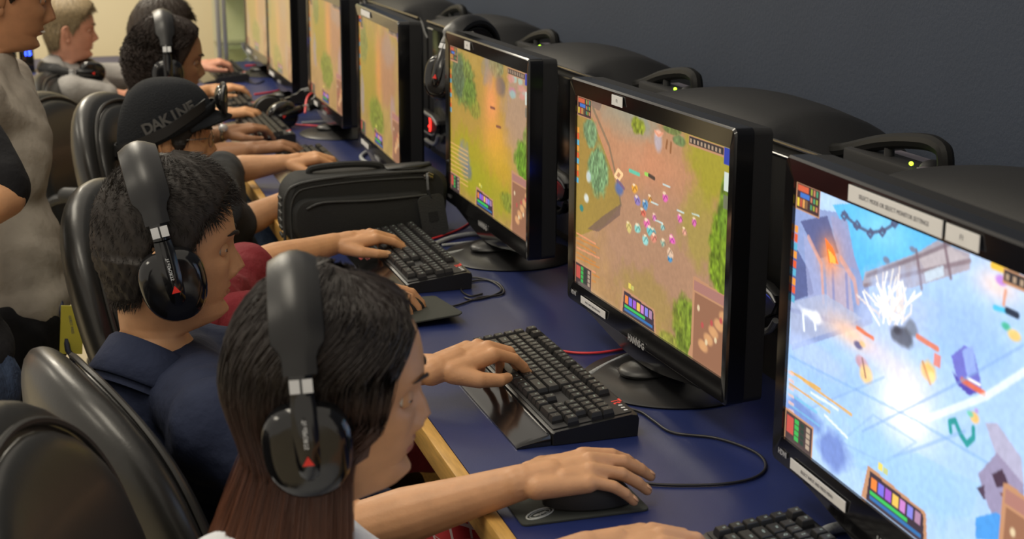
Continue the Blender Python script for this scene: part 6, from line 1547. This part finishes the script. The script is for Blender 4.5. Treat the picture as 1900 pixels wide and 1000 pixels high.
# ------------------------------------------------------------------ chairs
def make_chair(loc, rz, label, top=1.02, recline=20, mask=0):
    t = thing('office_chair', label, 'chair', loc, rz, 'black leather office chairs along the desk')
    # local: faces +x, origin on the floor under the seat
    tr = math.tan(math.radians(recline)); z0, z1 = .40, top; H = z1-z0
    def rings(dx, kw, kt, s0, s1, n=26, puff=0):
        R = []
        for s in np.linspace(s0, s1, n):
            q = (s-s0)/(s1-s0); edge = max(0., 1-abs(2*q-1)**7)**.5; w = np.interp(s, [0, .25, .6, .85, 1], [.20, .245, .262, .245, .20])*kw*(.30+.70*edge)
            s = s0+(s1-s0)*(.5-.5*math.cos(PI*(s-s0)/(s1-s0))); q = (s-s0)/(s1-s0); edge = max(0., 1-abs(2*q-1)**5)**.5; w = (.215+.047*math.sin(PI*min(1., .12+.76*s)))*kw*(.05+.95*edge); bow = 0; th_ = np.interp(s, [0, .2, .55, .8, 1], [.052, .06, .064, .061, .054])*kt*(.05+.95*edge)+puff*math.sin(PI*q)
            xc = -.235-tr*H*s+.030*math.sin(PI*min(1, s*1.2))*0-.02*math.sin(PI*s)+dx; zc_ = z0+H*s
            a = np.arange(40)/40*2*PI; c, sn = np.cos(a), np.sin(a); bow = .045*(np.abs(sn*(w/.26))**2)
            X = th_*np.sign(c)*np.abs(c)**.9+bow; Y = w*np.sign(sn)*np.abs(sn)**.85
            R.append(np.stack([xc+X, Y, zc_-X*tr*.8], 1))
        return R
    obj('backrest_shell', MB().loft(rings(0, 1, 1, 0, 1)), M_LEATHER, t)
    cu = obj('back_cushion', MB().loft(rings(.035, .86, .62, .06, .95, puff=.012)), M_LEATHER, t)
    R = rings(.012, .90, .95, .05, .968, 40); L1 = np.array([r[np.argmax(r[:, 1])] for r in R]); L2 = np.array([r[np.argmin(r[:, 1])] for r in R]); top_ = R[-1][np.arange(10, 30) % 40]
    edge = np.concatenate([L2, L1[::-1]]); e2 = MB(); e2.tube(spline(edge+np.array([.02, 0, 0]), 120), .0045, 6); obj('piping', e2, M_PIPE, cu)
    for s in (.38, .66):
        r = rings(.035, .86, .62, s, s+.001, 2)[0]; q = r[[k for k in list(range(31, 40))+list(range(0, 10))]]; obj('seam', MB().tube(spline(q+np.array([.004, 0, 0]), 30), .0025, 5), M_PIPE, cu)
    s_ = MB(); R = []
    for z, k in ((.27, .82), (.285, .97), (.32, 1.), (.345, .97), (.362, .80), (.367, .4)):
        a = np.arange(40)/40*2*PI; c, sn = np.cos(a), np.sin(a); R.append(np.stack([.245*k*np.sign(c)*np.abs(c)**.6, .25*k*np.sign(sn)*np.abs(sn)**.6, np.full(40, z)-.015*(c > .5)], 1))
    s_.loft(R); obj('seat', s_, M_LEATHER, t)
    for sd in (-1, 1):
        ar = MB(); P = spline([(-.20, sd*.27, .36), (-.24, sd*.285, .52), (-.20, sd*.29, .645), (-.05, sd*.29, .662), (.09, sd*.29, .650), (.13, sd*.285, .60), (.09, sd*.275, .44), (.03, sd*.25, .31)], 40)
        ar.tube(P, .016, 10); a_o = obj('armrest', ar, M_SATIN, t); pd_ = MB(); pd_.cap((-.15, sd*.29, .668), (.07, sd*.29, .664), .024, .024); obj('arm_pad', pd_, M_MATTE, a_o)
    obj('gas_column', MB().cap((0, 0, .12), (0, 0, .28), .028, .025).box((0, 0, .258), (.2, .16, .04), .01), M_SATIN, t)
    for k in range(5):
        a = 2*PI*k/5+.3; d_ = np.array([math.cos(a), math.sin(a), 0]); lg = MB(); lg.cap(np.array([0, 0, .10]), d_*.29+np.array([0, 0, .075]), .028, .016); lo = obj('base_leg', lg, M_SATIN, t)
        cs = MB(); ce = d_*.29+np.array([0, 0, .029]); sdv = np.array([-d_[1], d_[0], 0])
        for e_ in (-1, 1): cs.loft([np.array([ce+sdv*(e_*.012+w)+.028*rr*(d_*math.cos(b)+np.array([0, 0, math.sin(b)])) for b in np.arange(16)/16*2*PI]) for w, rr in ((-.008, .8), (-.006, 1), (.006, 1), (.008, .8))])
        obj('caster', cs, M_DARK, lo)
    return t
def chair_at(px, py, d, rz, label, zt=None, recline=20):
    """put the crest of the backrest where it stands in the room"""
    p = at(px, py, d); top = p[2]; r = math.radians(rz); back = -.235-math.tan(math.radians(recline))*(top-.40)
    return make_chair((p[0]-back*math.cos(r), p[1]-back*math.sin(r), 0), r, label, top-.01, recline)
chair_at(-75, 766, 1.50, -14, 'nearest black leather office chair, cropped by the lower left corner', recline=16)
chair_at(100, 652, 2.0, 14, 'black leather chair behind the navy polo wearer', recline=18)
chair_at(170, 328, 3.0, -22, 'black leather chair right behind the head of the navy polo wearer', recline=15)
chair_at(178, 166, 3.95, -24, 'black leather chair with shiny rounded back left of the beanie', recline=14)
chair_at(62, 166, 4.75, -26, 'black leather chair between the grey T-shirt and the chair left of the beanie', recline=14)
chair_at(80, 130, 6.1, -20, 'farthest black leather chair, behind the sandy haired person', recline=12)
